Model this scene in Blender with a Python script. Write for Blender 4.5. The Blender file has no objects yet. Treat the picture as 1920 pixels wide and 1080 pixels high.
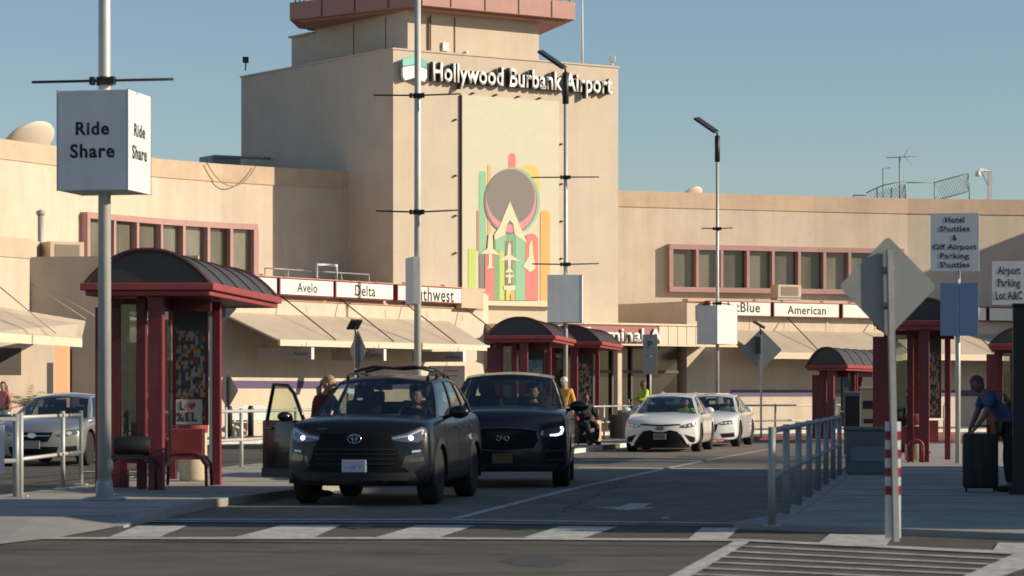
import bpy, bmesh, math, random
import numpy as np
from mathutils import Vector, Matrix
from mathutils.bvhtree import BVHTree
from math import radians as R, sin, cos, tan, pi
random.seed(7)
SC = bpy.context.scene
COL = SC.collection
# ------------------------------------------------------------------ camera
F, HZ, EYE = 5300.0, 741.0, 1.38          # focal length in photo pixels, horizon row, eye height
cam_d = bpy.data.cameras.new('camera')
cam = bpy.data.objects.new('camera', cam_d); COL.objects.link(cam)
cam.location = (0, 0, EYE); cam.rotation_euler = (pi / 2, 0, 0)
cam_d.sensor_width = 36; cam_d.lens = 36 * F / 1920
cam_d.shift_y = (HZ - 540) / 1920
cam_d.clip_start = .5; cam_d.clip_end = 6000
cam_d.dof.use_dof = True; cam_d.dof.focus_distance = 75; cam_d.dof.aperture_fstop = 4.5
SC.camera = cam
# ------------------------------------------------------------------ sky, sun, exposure
SUN_AZ, SUN_EL = 9.0, 21.0                # sun to the right, a little towards the viewer
world = bpy.data.worlds.new('World'); SC.world = world; world.use_nodes = True
wn = world.node_tree.nodes; wl = world.node_tree.links
bg = wn['Background']; bg.inputs[1].default_value = .082
sky = wn.new('ShaderNodeTexSky'); sky.sky_type = 'NISHITA'; sky.sun_disc = False
sky.sun_elevation = R(SUN_EL); sky.sun_rotation = R(90 + SUN_AZ)
sky.air_density = 1.0; sky.dust_density = .35; sky.ozone_density = 2.4; sky.altitude = 200
wl.new(sky.outputs[0], bg.inputs[0])
sl = bpy.data.lights.new('sun', 'SUN'); sl.energy = 4.5; sl.angle = R(.5); sl.color = (1, .86, .66)
sun = bpy.data.objects.new('sun', sl); COL.objects.link(sun)
sdir = Vector((cos(R(SUN_AZ)) * cos(R(SUN_EL)), -sin(R(SUN_AZ)) * cos(R(SUN_EL)), sin(R(SUN_EL))))
sun.rotation_euler = sdir.to_track_quat('Z', 'Y').to_euler(); sun.location = (60, -20, 40)
SC.view_settings.view_transform = 'Standard'; SC.view_settings.look = 'None'
SC.view_settings.exposure = 0.34; SC.view_settings.gamma = 1
SC.render.engine = 'CYCLES'; SC.cycles.filter_width = 1.7
SC.cycles.max_bounces = 6; SC.cycles.diffuse_bounces = 2; SC.cycles.transparent_max_bounces = 12
# ------------------------------------------------------------------ helpers
def gx(px, D): return (px - 960) * D / F
def gz(py, D): return EYE + (HZ - py) * D / F
def gp(px, py, z=0.0):
    D = (EYE - z) * F / (py - HZ); return Vector((gx(px, D), D, z))
def line_px(p0, d, px):
    """parameter t where p0+t*d is seen at column px"""
    q = (px - 960) / F
    return (q * p0[1] - p0[0]) / (d[0] - q * d[1])

MATS = {}
def weather(m, amt=.12, sc=(2.2, 2.2, .16), big=.25, bigamt=.1):
    """run-off streaks and broad blotches over a material's own colour"""
    nt = m.node_tree; b = nt.nodes['Principled BSDF']; src = b.inputs['Base Color'].links[0].from_socket if b.inputs['Base Color'].links else None
    tc = nt.nodes.new('ShaderNodeTexCoord'); last = src
    for scale, vec, a in ((1.0, sc, amt), (big, (1, 1, 1), bigamt)):
        mp = nt.nodes.new('ShaderNodeMapping'); mp.inputs['Scale'].default_value = vec; nt.links.new(tc.outputs['Object'], mp.inputs[0])
        n = nt.nodes.new('ShaderNodeTexNoise'); n.inputs['Scale'].default_value = scale; n.inputs['Detail'].default_value = 8; n.inputs['Roughness'].default_value = .7; nt.links.new(mp.outputs[0], n.inputs['Vector'])
        r = nt.nodes.new('ShaderNodeValToRGB'); r.color_ramp.elements[0].position = .32; r.color_ramp.elements[1].position = .56
        r.color_ramp.elements[0].color = (1 - a, 1 - a, 1 - a, 1); r.color_ramp.elements[1].color = (1, 1, 1, 1); nt.links.new(n.outputs['Fac'], r.inputs['Fac'])
        x = nt.nodes.new('ShaderNodeMix'); x.data_type = 'RGBA'; x.blend_type = 'MULTIPLY'; x.inputs[0].default_value = 1
        if last: nt.links.new(last, x.inputs[6])
        else: x.inputs[6].default_value = b.inputs['Base Color'].default_value
        nt.links.new(r.outputs['Color'], x.inputs[7]); last = x.outputs[2]
    nt.links.new(last, b.inputs['Base Color'])
def speckle(m, scale=120, amt=.35):
    nt = m.node_tree; b = nt.nodes['Principled BSDF']; src = b.inputs['Base Color'].links[0].from_socket
    tc = nt.nodes.new('ShaderNodeTexCoord'); n = nt.nodes.new('ShaderNodeTexNoise'); n.inputs['Scale'].default_value = scale; n.inputs['Detail'].default_value = 3; nt.links.new(tc.outputs['Object'], n.inputs['Vector'])
    r = nt.nodes.new('ShaderNodeValToRGB'); r.color_ramp.elements[0].position = .35; r.color_ramp.elements[1].position = .65
    r.color_ramp.elements[0].color = (1 - amt,) * 3 + (1,); r.color_ramp.elements[1].color = (1 + amt * .6,) * 3 + (1,); nt.links.new(n.outputs['Fac'], r.inputs['Fac'])
    x = nt.nodes.new('ShaderNodeMix'); x.data_type = 'RGBA'; x.blend_type = 'MULTIPLY'; x.inputs[0].default_value = 1
    nt.links.new(src, x.inputs[6]); nt.links.new(r.outputs['Color'], x.inputs[7]); nt.links.new(x.outputs[2], b.inputs['Base Color'])
def mat(name, col, rough=.6, metal=0., var=.0, scale=3., bump=0., bscale=40., coat=0., emit=None, estr=0., stretch=None, spec=.5):
    if name in MATS: return MATS[name]
    m = bpy.data.materials.new(name); m.use_nodes = True
    nt = m.node_tree; b = nt.nodes['Principled BSDF']
    c = (*col, 1)
    b.inputs['Base Color'].default_value = c; b.inputs['Roughness'].default_value = rough
    b.inputs['Metallic'].default_value = metal; b.inputs['Specular IOR Level'].default_value = spec
    if coat: b.inputs['Coat Weight'].default_value = coat; b.inputs['Coat Roughness'].default_value = .04
    if emit: b.inputs['Emission Color'].default_value = (*emit, 1); b.inputs['Emission Strength'].default_value = estr
    if var or bump:
        tc = nt.nodes.new('ShaderNodeTexCoord'); src = tc.outputs['Object']
        if stretch:
            mp = nt.nodes.new('ShaderNodeMapping'); mp.inputs['Scale'].default_value = stretch
            nt.links.new(src, mp.inputs['Vector']); src = mp.outputs['Vector']
    if var:
        n = nt.nodes.new('ShaderNodeTexNoise'); n.inputs['Scale'].default_value = scale; n.inputs['Detail'].default_value = 7; n.inputs['Roughness'].default_value = .62
        nt.links.new(src, n.inputs['Vector'])
        r = nt.nodes.new('ShaderNodeValToRGB')
        r.color_ramp.elements[0].position = .3; r.color_ramp.elements[1].position = .7
        r.color_ramp.elements[0].color = (*[x * (1 - var) for x in col], 1)
        r.color_ramp.elements[1].color = (*[min(1, x * (1 + var)) for x in col], 1)
        nt.links.new(n.outputs['Fac'], r.inputs['Fac']); nt.links.new(r.outputs['Color'], b.inputs['Base Color'])
    if bump:
        n2 = nt.nodes.new('ShaderNodeTexNoise'); n2.inputs['Scale'].default_value = bscale; n2.inputs['Detail'].default_value = 4
        nt.links.new(src, n2.inputs['Vector'])
        bp = nt.nodes.new('ShaderNodeBump'); bp.inputs['Strength'].default_value = bump; bp.inputs['Distance'].default_value = .02
        nt.links.new(n2.outputs['Fac'], bp.inputs['Height']); nt.links.new(bp.outputs['Normal'], b.inputs['Normal'])
    MATS[name] = m; return m

def glass_mat(name, tint, refl=1.0, rough=.02):
    if name in MATS: return MATS[name]
    m = bpy.data.materials.new(name); m.use_nodes = True; nt = m.node_tree; nt.nodes.clear()
    o = nt.nodes.new('ShaderNodeOutputMaterial'); mx = nt.nodes.new('ShaderNodeMixShader')
    t = nt.nodes.new('ShaderNodeBsdfTransparent'); t.inputs[0].default_value = (*tint, 1)
    g = nt.nodes.new('ShaderNodeBsdfGlossy'); g.inputs['Roughness'].default_value = rough; g.inputs[0].default_value = (refl, refl, refl, 1)
    lw = nt.nodes.new('ShaderNodeLayerWeight'); lw.inputs['Blend'].default_value = .5
    pw = nt.nodes.new('ShaderNodeMath'); pw.operation = 'POWER'; pw.inputs[1].default_value = 4.5; nt.links.new(lw.outputs['Facing'], pw.inputs[0])
    ma = nt.nodes.new('ShaderNodeMath'); ma.operation = 'MULTIPLY_ADD'; ma.inputs[1].default_value = .93; ma.inputs[2].default_value = .07; nt.links.new(pw.outputs[0], ma.inputs[0])
    nt.links.new(ma.outputs[0], mx.inputs[0]); nt.links.new(t.outputs[0], mx.inputs[1]); nt.links.new(g.outputs[0], mx.inputs[2])
    nt.links.new(mx.outputs[0], o.inputs[0]); MATS[name] = m; return m

class MB:
    """collects shapes into one mesh"""
    def __init__(s): s.bm = bmesh.new(); s.mi = 0
    def face(s, pts):
        vs = [s.bm.verts.new(p) for p in pts]
        try: f = s.bm.faces.new(vs); f.material_index = s.mi; return f
        except ValueError: return None
    def box(s, x0, x1, y0, y1, z0, z1, bev=0., M=None):
        vs = [s.bm.verts.new((x, y, z)) for z in (z0, z1) for y in (y0, y1) for x in (x0, x1)]
        fs = [s.bm.faces.new([vs[i] for i in q]) for q in ((0, 2, 3, 1), (4, 5, 7, 6), (0, 1, 5, 4), (2, 6, 7, 3), (0, 4, 6, 2), (1, 3, 7, 5))]
        for f in fs: f.material_index = s.mi
        if M is not None: bmesh.ops.transform(s.bm, matrix=M, verts=vs)
        if bev:
            es = list({e for f in fs for e in f.edges})
            bmesh.ops.bevel(s.bm, geom=es, offset=bev, segments=2, affect='EDGES', profile=.5, material=-1)
        return s
    def prism(s, poly, z0, z1, M=None):
        """polygon in plan (x,y) raised from z0 to z1 (numbers or per-vertex lists)"""
        n = len(poly)
        a = z0 if isinstance(z0, (list, tuple)) else [z0] * n
        b = z1 if isinstance(z1, (list, tuple)) else [z1] * n
        lo = [s.bm.verts.new((p[0], p[1], a[i])) for i, p in enumerate(poly)]
        hi = [s.bm.verts.new((p[0], p[1], b[i])) for i, p in enumerate(poly)]
        fs = [s.bm.faces.new(lo[::-1]), s.bm.faces.new(hi)]
        for i in range(n): fs.append(s.bm.faces.new((lo[i], lo[(i + 1) % n], hi[(i + 1) % n], hi[i])))
        for f in fs: f.material_index = s.mi
        if M is not None: bmesh.ops.transform(s.bm, matrix=M, verts=lo + hi)
        return s
    def vprism(s, poly, y0, y1, M=None):
        """polygon in elevation (x,z) carried from y0 to y1"""
        n = len(poly)
        lo = [s.bm.verts.new((p[0], y0, p[1])) for p in poly]; hi = [s.bm.verts.new((p[0], y1, p[1])) for p in poly]
        fs = [s.bm.faces.new(lo), s.bm.faces.new(hi[::-1])]
        for i in range(n): fs.append(s.bm.faces.new((lo[(i + 1) % n], lo[i], hi[i], hi[(i + 1) % n])))
        for f in fs: f.material_index = s.mi
        if M is not None: bmesh.ops.transform(s.bm, matrix=M, verts=lo + hi)
        return s
    def tube(s, path, r, seg=10, cap=True, sq=False):
        path = [Vector(p) for p in path]; rs = r if isinstance(r, (list, tuple)) else [r] * len(path)
        if sq: seg = 4
        rings = []; up0 = None
        for i, p in enumerate(path):
            d = (path[min(i + 1, len(path) - 1)] - path[max(i - 1, 0)]).normalized()
            a = Vector((0, 0, 1)) if abs(d.z) < .95 else Vector((0, 1, 0))
            u = d.cross(a).normalized(); v = d.cross(u).normalized()
            k = 2 ** .5 if sq else 1; o = pi / 4 if sq else 0
            rings.append([s.bm.verts.new(p + (u * cos(o + 2 * pi * j / seg) + v * sin(o + 2 * pi * j / seg)) * rs[i] * k) for j in range(seg)])
        for i in range(len(rings) - 1):
            for j in range(seg):
                f = s.bm.faces.new((rings[i][j], rings[i][(j + 1) % seg], rings[i + 1][(j + 1) % seg], rings[i + 1][j])); f.material_index = s.mi; f.smooth = not sq
        if cap:
            for rg in (rings[0][::-1], rings[-1]):
                f = s.bm.faces.new(rg); f.material_index = s.mi
        return s
    def lathe(s, prof, seg=24, M=None, axis='Z', cap=True):
        """profile [(r, h)] turned about Z (or X)"""
        rings = []; allv = []
        for r, h in prof:
            rg = []
            for j in range(seg):
                a = 2 * pi * j / seg
                co = (r * cos(a), r * sin(a), h) if axis == 'Z' else (h, r * cos(a), r * sin(a))
                rg.append(s.bm.verts.new(co))
            rings.append(rg); allv += rg
        for i in range(len(rings) - 1):
            for j in range(seg):
                f = s.bm.faces.new((rings[i][j], rings[i][(j + 1) % seg], rings[i + 1][(j + 1) % seg], rings[i + 1][j])); f.material_index = s.mi; f.smooth = True
        if cap:
            for rg in (rings[0][::-1], rings[-1]):
                f = s.bm.faces.new(rg); f.material_index = s.mi
        if M is not None: bmesh.ops.transform(s.bm, matrix=M, verts=allv)
        return s
    def ball(s, c, rx, ry, rz, seg=16, M=None):
        g = bmesh.ops.create_uvsphere(s.bm, u_segments=seg, v_segments=max(6, seg * 2 // 3), radius=1)
        T = Matrix.Translation(c) @ (M or Matrix.Identity(4)) @ Matrix.Diagonal((rx, ry, rz, 1))
        bmesh.ops.transform(s.bm, matrix=T, verts=g['verts'])
        for f in {f for v in g['verts'] for f in v.link_faces}: f.smooth = True; f.material_index = s.mi
        return s
    def grid(s, fn, n, m, smooth=True, close=False):
        vs = [[s.bm.verts.new(fn(i / n, j / m)) for j in range(m + 1)] for i in range(n + 1)]
        for i in range(n):
            for j in range(m):
                f = s.bm.faces.new((vs[i][j], vs[i + 1][j], vs[i + 1][j + 1], vs[i][j + 1])); f.smooth = smooth; f.material_index = s.mi
        return s
    def mesh(s, me):
        """append an existing mesh"""
        n0 = len(s.bm.faces); s.bm.from_mesh(me); s.bm.faces.ensure_lookup_table()
        for f in s.bm.faces[n0:]: f.material_index = s.mi
        return s
    def build(s, name, m, parent=None, smooth=None, loc=None, rz=None, fix=True):
        if fix: bmesh.ops.recalc_face_normals(s.bm, faces=s.bm.faces)
        me = bpy.data.meshes.new(name); s.bm.to_mesh(me); s.bm.free()
        for x in (m if isinstance(m, (list, tuple)) else [m]): me.materials.append(x)
        o = bpy.data.objects.new(name, me); COL.objects.link(o)
        if parent is not None: o.parent = parent
        if smooth is not None:
            me.shade_smooth() if smooth is True else me.shade_flat()
            if smooth is not True and smooth is not False: me.shade_smooth(); me.set_sharp_from_angle(angle=R(smooth))
        if loc is not None: o.location = loc
        if rz is not None: o.rotation_euler.z = rz
        return o

def tag(o, label, cat, group=None):
    o['label'] = label; o['category'] = cat
    if group: o['group'] = group
    return o
def thing(name, label, cat, loc=(0, 0, 0), yaw=0., group=None):
    """an Empty at the thing's base; yaw in degrees clockwise seen from above"""
    o = bpy.data.objects.new(name, None); COL.objects.link(o); o.empty_display_size = .2
    o.location = loc; o.rotation_euler.z = -R(yaw)
    return tag(o, label, cat, group)
def structure(o): o['kind'] = 'structure'; return o
def copy_tree(o, parent=None):
    c = o.copy(); COL.objects.link(c); c.parent = parent
    for ch in list(o.children): copy_tree(ch, c)
    return c

_txt = {}
def text_mesh(body, w=None, h=None, bold=0., depth=.004, align='CENTER', spacing=1., line=1.):
    """lettering standing in the XZ plane, read from -Y; w/h = overall size in metres"""
    cu = bpy.data.curves.new('lettering', 'FONT'); cu.body = body; cu.size = 1; cu.extrude = 0.0; cu.offset = bold
    cu.align_x = align; cu.align_y = 'CENTER'; cu.space_character = spacing; cu.space_line = line; cu.resolution_u = 4
    o = bpy.data.objects.new('lettering', cu); COL.objects.link(o)
    dg = bpy.context.evaluated_depsgraph_get(); dg.update()
    me = bpy.data.meshes.new_from_object(o.evaluated_get(dg)); bpy.data.objects.remove(o); bpy.data.curves.remove(cu)
    bm = bmesh.new(); bm.from_mesh(me); bpy.data.meshes.remove(me)
    xs = [v.co.x for v in bm.verts]; ys = [v.co.y for v in bm.verts]
    cx, cy = (min(xs) + max(xs)) / 2, (min(ys) + max(ys)) / 2
    sw, sh = max(xs) - min(xs), max(ys) - min(ys)
    kx = w / sw if w else h / sh; kz = h / sh if h else kx
    for v in bm.verts: v.co = Vector(((v.co.x - cx) * kx, 0, (v.co.y - cy) * kz))
    bmesh.ops.remove_doubles(bm, verts=bm.verts, dist=1e-5)
    fr = list(bm.faces)
    r = bmesh.ops.extrude_face_region(bm, geom=fr)
    for g in r['geom']:
        if isinstance(g, bmesh.types.BMVert): g.co.y -= depth
    bmesh.ops.recalc_face_normals(bm, faces=bm.faces)
    out = bpy.data.meshes.new('lettering'); bm.to_mesh(out); bm.free(); return out
def lettering(body, m, parent, loc, w=None, h=None, bold=0., depth=.004, yaw=0., name='lettering', **k):
    me = text_mesh(body, w, h, bold, depth, **k); me.materials.append(m)
    o = bpy.data.objects.new(name, me); COL.objects.link(o); o.parent = parent; o.location = loc; o.rotation_euler.z = -R(yaw); return o

# ------------------------------------------------------------------ palette
stucco = mat('stucco', (.61, .505, .395), .9, var=.06, scale=1.2, bump=.15, bscale=30)
stucco_t = mat('stucco_tower', (.585, .49, .385), .9, var=.05, scale=.8, bump=.12, bscale=30)
band_m = mat('parapet_tan', (.575, .43, .31), .9, var=.07, scale=1.0)
mauve = mat('mauve_trim', (.40, .225, .21), .6, var=.08)
pane_m = mat('window_pane', (.15, .14, .11), .12, var=.3, scale=1.3, stretch=(1, 1, .25))
awn_m = mat('awning_metal', (.53, .44, .335), .7, var=.06, scale=.7)
fasc_m = mat('fascia_cream', (.68, .56, .42), .8, var=.04, scale=1)
pink = mat('coping_pink', (.60, .33, .25), .7)
maroon = mat('maroon_paint', (.20, .027, .035), .45, var=.12, scale=5)
maroon_d = mat('maroon_dark', (.12, .014, .02), .5, var=.1)
red_lt = mat('red_trim', (.31, .055, .055), .5, var=.1)
roof_dk = mat('shelter_roof', (.06, .055, .055), .5, var=.15, scale=4)
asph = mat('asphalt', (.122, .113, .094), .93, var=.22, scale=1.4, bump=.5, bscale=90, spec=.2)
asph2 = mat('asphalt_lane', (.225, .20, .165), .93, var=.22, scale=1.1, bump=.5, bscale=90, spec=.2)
conc = mat('concrete', (.37, .34, .30), .9, var=.13, scale=1.6, bump=.3, bscale=60)
conc_l = mat('concrete_light', (.30, .285, .26), .9, var=.12, scale=2)
paint_w = mat('road_paint', (.52, .51, .47), .8, var=.22, scale=5)
kerb_w = mat('kerb_white', (.66, .62, .54), .8, var=.2, scale=4)
kerb_r = mat('kerb_red', (.42, .10, .08), .8, var=.15, scale=4)
galv = mat('galvanised', (.32, .33, .33), .45, metal=.35, var=.12, scale=8)
pole_m = mat('pole_grey', (.50, .50, .46), .5, metal=.25, var=.08, scale=4)
rail_m = mat('rail_grey', (.30, .31, .32), .5, metal=.3, var=.1)
sign_w = mat('sign_white', (.74, .74, .72), .55, var=.05, scale=3)
sign_face = mat('sign_face', (.74, .70, .64), .5)
sign_back = mat('sign_back', (.24, .25, .25), .5, metal=.4, var=.08)
ink = mat('ink', (.015, .015, .017), .6)
black = mat('black_metal', (.012, .012, .013), .5)
black_p = mat('black_plastic', (.014, .014, .015), .55)
dark = mat('dark_interior', (.02, .019, .018), .8)
dark_gl = mat('dark_glazing', (.03, .028, .026), .15)
white_l = mat('letter_white', (.82, .80, .76), .5)
teal = mat('teal', (.17, .53, .44), .5)
purple = mat('purple_band', (.085, .06, .15), .6)
grey_b = mat('cabinet_grey', (.17, .18, .19), .6, var=.1)
cream_b = mat('bin_cream', (.55, .46, .33), .8, var=.1, scale=20)
duct = mat('duct_grey', (.30, .31, .32), .6, metal=.2, var=.15)
weather(stucco, .10); weather(stucco_t, .06); weather(band_m, .10); weather(asph, .16, (.5, 2.5, 1), .18, .18); weather(asph2, .20, (.5, .10, 1), .2, .18)
_nt = pane_m.node_tree; _b = _nt.nodes['Principled BSDF']; _src = _b.inputs['Base Color'].links[0].from_socket
_oi = _nt.nodes.new('ShaderNodeObjectInfo'); _mr = _nt.nodes.new('ShaderNodeMapRange'); _mr.inputs[3].default_value = .55; _mr.inputs[4].default_value = 1.35; _nt.links.new(_oi.outputs['Random'], _mr.inputs[0])
_hv = _nt.nodes.new('ShaderNodeHueSaturation'); _nt.links.new(_src, _hv.inputs['Color']); _nt.links.new(_mr.outputs[0], _hv.inputs['Value']); _nt.links.new(_hv.outputs[0], _b.inputs['Base Color'])
weather(conc, .14, (.8, .8, 1), .3, .12); weather(paint_w, .35, (3, 3, 1), 9, .45); weather(maroon, .25, (5, 5, .6), 2, .2); weather(sign_w, .08, (3, 3, .3), 1, .06); weather(awn_m, .10, (1.5, 1.5, 1), .4, .08)
speckle(asph, 26, .22); speckle(asph2, 26, .22); speckle(conc, 18, .12)
# ================================================================== the setting
def sheet(name, poly, z, m):
    mb = MB(); mb.face([(p[0], p[1], z) for p in poly]); o = mb.build(name, m, fix=False)
    if o.data.polygons[0].normal.z < 0: o.data.flip_normals()
    return structure(o)
def px_poly(pts): return [tuple(gp(x, y))[:2] for x, y in pts]
def strip(pts, w):
    """plan polyline to a strip polygon"""
    L, Rr = [], []
    for i, p in enumerate(pts):
        a = Vector(pts[max(i - 1, 0)]); b = Vector(pts[min(i + 1, len(pts) - 1)])
        d = (b - a).normalized(); n = Vector((-d.y, d.x))
        L.append(Vector(p) + n * w / 2); Rr.append(Vector(p) - n * w / 2)
    return L, Rr
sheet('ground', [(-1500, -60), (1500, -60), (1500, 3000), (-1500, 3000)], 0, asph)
left_kerb = [(-5.6, 24.7), (-4.68, 25.6), (-4.35, 27.1), (-4.12, 29.4), (-3.98, 31.4), (-3.75, 34.5), (-3.0, 38.3), (-1.75, 46), (-.35, 55), (1.35, 66.5), (2.95, 75), (5.3, 83), (8.1, 88), (12, 91.2), (17, 92.6), (26, 93)]
left_back = [(26, 96), (16, 96), (9.5, 93), (4.5, 88), (1.0, 80), (-1.4, 72), (-3.7, 60), (-5.2, 50), (-6.1, 40), (-6.7, 35.2), (-7.6, 31), (-8.8, 27.5), (-8.2, 25)]
right_isle = [(2.36, 29.2), (3.9, 27.9), (5.3, 26.6), (9, 25.2), (40, 25.2), (40, 66), (16, 80), (9.9, 76), (8.0, 64), (6.6, 54), (5.0, 43.5), (3.9, 36.4), (3.1, 31.5)]
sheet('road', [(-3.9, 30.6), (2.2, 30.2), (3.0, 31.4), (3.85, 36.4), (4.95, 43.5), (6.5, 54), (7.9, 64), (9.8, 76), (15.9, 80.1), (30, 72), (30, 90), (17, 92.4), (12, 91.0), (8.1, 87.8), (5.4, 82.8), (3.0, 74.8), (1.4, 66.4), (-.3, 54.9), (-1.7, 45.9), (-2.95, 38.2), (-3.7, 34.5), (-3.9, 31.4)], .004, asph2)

def island(name, poly, h, m, kerb_m, kw=.18, red_from=None):
    mb = MB(); mb.prism(poly, -.05, h); o = structure(mb.build(name, m)); return o
isl = [(-4.95, 29.25)] + left_kerb[4:] + left_back[:-2] + [(-8.4, 29.0)]
island('island_sidewalk', isl, .10, conc, kerb_w)
island('sidewalk', right_isle, .06, conc, kerb_w)
# kerb stones along the island: plain, white and red stretches
def kerb(name, pts, h, m, w=.16, taper=False):
    L, Rr = strip(pts, w); mb = MB()
    for i in range(len(pts) - 1):
        h0 = .02 if (taper and i == 0) else h
        mb.prism([Rr[i], Rr[i + 1], L[i + 1], L[i]], -.02, [h0, h, h, h0])
    return structure(mb.build(name, m))
kerb('kerb', left_kerb[3:7], .107, conc_l, taper=True)
kerb('kerb', [(-3.0, 38.3), (-1.75, 46), (-.35, 55), (1.2, 65.5)], .107, conc_l)
kerb('kerb', [(1.2, 65.5), (1.35, 66.5), (2.2, 71)], .108, kerb_w)
kerb('kerb', [(2.2, 71), (2.75, 74)], .108, asph)
kerb('kerb', [(2.75, 74), (2.95, 75), (5.3, 83)], .108, kerb_w)
kerb('kerb', [(5.3, 83), (8.1, 88), (12, 91.2), (17, 92.6), (26, 93)], .11, kerb_r, .3)
kerb('kerb', [(2.36, 29.2), (3.9, 27.9), (5.3, 26.6), (9, 25.2)], .066, conc_l)
kerb('kerb', [(9.9, 76), (8.0, 64), (6.6, 54), (5.0, 43.5), (3.9, 36.4), (3.1, 31.5), (2.36, 29.2)], .066, conc_l)
# joints in the paving
mj = MB()
for k in range(14):
    D = 27.5 + k * 2.4
    x0 = np.interp(D, [p[1] for p in left_kerb[:12]], [p[0] for p in left_kerb[:12]]) - .12; x1 = np.interp(D, [25, 27.5, 31, 35.2, 40, 50, 60, 72], [-8, -8.6, -7.4, -6.6, -6.0, -5.1, -3.6, -1.3])
    if D > 29.6: mj.box(x1, x0, D, D + .02, .098, .1025)
    if D > 30: mj.box(np.interp(D, [p[1] for p in right_isle[::-1][:7]], [p[0] for p in right_isle[::-1][:7]]) + .2, 30, D, D + .02, .055, .0625)
structure(mj.build('sidewalk_joints', ink))
# tactile strip at the ramp, lighter concrete
rm_ = MB(); top_ = [(-8.4, 29.0, .10), (-4.95, 29.25, .10)]; fr0 = [(-4.12, 29.42, .012), (-4.36, 27.3, .012), (-4.72, 26.0, .012), (-5.7, 25.1, .012), (-9.5, 24.8, .012), (-9.5, 28.8, .012)]
rm_.face([top_[0], top_[1], fr0[2], fr0[3]]); rm_.face([top_[1], fr0[1], fr0[2]]); rm_.face([top_[1], (-3.98, 31.4, .10), (-4.05, 30.2, .03), fr0[0]]); rm_.face([top_[1], fr0[0], fr0[1]]); rm_.face([top_[0], fr0[3], fr0[4], fr0[5]])
structure(rm_.build('ramp', mat('ramp_concrete', (.27, .255, .23), .9, var=.15, scale=2.2)))
# painted markings
mk = MB()
def mark(pts, z=.009): mk.face([(p.x, p.y, z) for p in (gp(x, y) for x, y in pts)])
for b in ([(258, 987), (352, 987), (300, 1008), (205, 1008)], [(528, 986), (640, 986), (588, 1009), (440, 1009)], [(782, 986.5), (890, 987), (822, 1009.5), (702, 1009.5)],
          [(1050, 988), (1158, 989), (1092, 1011), (978, 1010.5)], [(1316, 990.5), (1388, 991), (1362, 1012.5), (1290, 1012)],
          [(1556, 1003), (1676, 1005), (1662, 1024), (1534, 1020)], [(1872, 1019), (2000, 1022), (1990, 1042), (1860, 1036)]): mark(b)
mark([(93, 1009.5), (800, 1009.5), (1390, 1013), (1390, 1016.5), (800, 1013), (80, 1013)], .0128)
mark([(1390, 1013), (1910, 1036.5), (1990, 1041), (1990, 1046), (1905, 1042), (1390, 1016.5)], .0128)
mark([(282, 974.6), (800, 974.8), (1412, 983), (1412, 985), (800, 977.2), (276, 977)], .0128)
mark([(282, 979), (800, 980.2), (1412, 987.2), (1412, 988.2), (800, 981.8), (276, 980.6)], .0128)
mark([(1376, 1017), (1405, 1018), (1290, 1086), (1250, 1086)], .0128)
mark([(1898, 1042.5), (1990, 1046), (1870, 1086), (1800, 1086)], .0128)
for (a, b, c, d) in ((1380, 1024.5, 1890, 1050), (1363, 1034.5, 1868, 1060), (1346, 1045, 1846, 1069.5), (1329, 1055.5, 1823, 1078), (1311, 1066.5, 1800, 1089), (1294, 1077.5, 1780, 1099)):
    mark([(a, b - 1.0), (c, d - 1.0), (c - 4, d + 1.2), (a - 4, b + 1.2)])
ll = [tuple(gp(x, y))[:2] for x, y in ((853, 974), (950, 949), (1062, 920), (1170, 896), (1261, 876.5), (1335, 862), (1450, 841))]
L_, R_ = strip(ll, .13)
for i in range(len(ll) - 1): mk.face([(p.x, p.y, .009) for p in (R_[i], R_[i + 1], L_[i + 1], L_[i])])
mark([(1114, 952), (1160, 951.6), (1180, 945), (1222, 945), (1206, 952), (1236, 953.6), (1172, 958.5)])
mark([(1243, 971), (1256, 971), (1252, 973.5), (1240, 973.5)])
mark([(1090, 862.2), (1330, 864), (1328, 865.6), (1090, 863.8)]); mark([(1085, 876.3), (1445, 880), (1445, 882), (1085, 878.2)])
mark([(150, 884), (505, 886.5), (505, 888), (150, 885.5)])
structure(mk.build('road_markings', paint_w))
# patches of newer asphalt and oil in the near lanes
mp_ = MB()
mp_.face([(-9, 15, .0055), (1.1, 15, .0055), (1.6, 24, .0055), (-9, 24.6, .0055)])
random.seed(11); cr = MB()
for (x0, y0, x1, y1) in ((-4.5, 25.3, 1.5, 24.2), (-1.5, 21.5, 4, 22.8), (.4, 31.5, 1.9, 46), (-1.0, 27.0, -.6, 31)):
    n = 26; pts_ = []
    for k in range(n + 1):
        u = k / n; pts_.append((x0 + (x1 - x0) * u + random.uniform(-.07, .07), y0 + (y1 - y0) * u + random.uniform(-.07, .07)))
    La, Ra = strip(pts_, random.uniform(.018, .03))
    for k in range(n): cr.face([(p.x, p.y, .0085) for p in (Ra[k], Ra[k + 1], La[k + 1], La[k])])
structure(cr.build('road_cracks', mat('crack_seal', (.03, .03, .03), .8)))
st2 = MB()
for (x0, y0, r0) in ((.9, 34.5, .5), (1.9, 40, .6), (-1.6, 29.6, .35), (3.2, 50, .7), (.2, 23.4, .6)):
    st2.face([(x0 + r0 * .5 * cos(t) * random.uniform(.6, 1.2), y0 + r0 * 1.6 * sin(t) * random.uniform(.7, 1.15), .0075) for t in np.linspace(0, 2 * pi, 18, endpoint=False)])
structure(st2.build('oil_stains', mat('oil_stain', (.055, .052, .048), .7, var=.3, scale=6)))
structure(mp_.build('asphalt_patch', mat('asphalt_old', (.114, .107, .092), .95, var=.2, scale=.7, bump=.5, bscale=80, spec=.2)))

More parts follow.
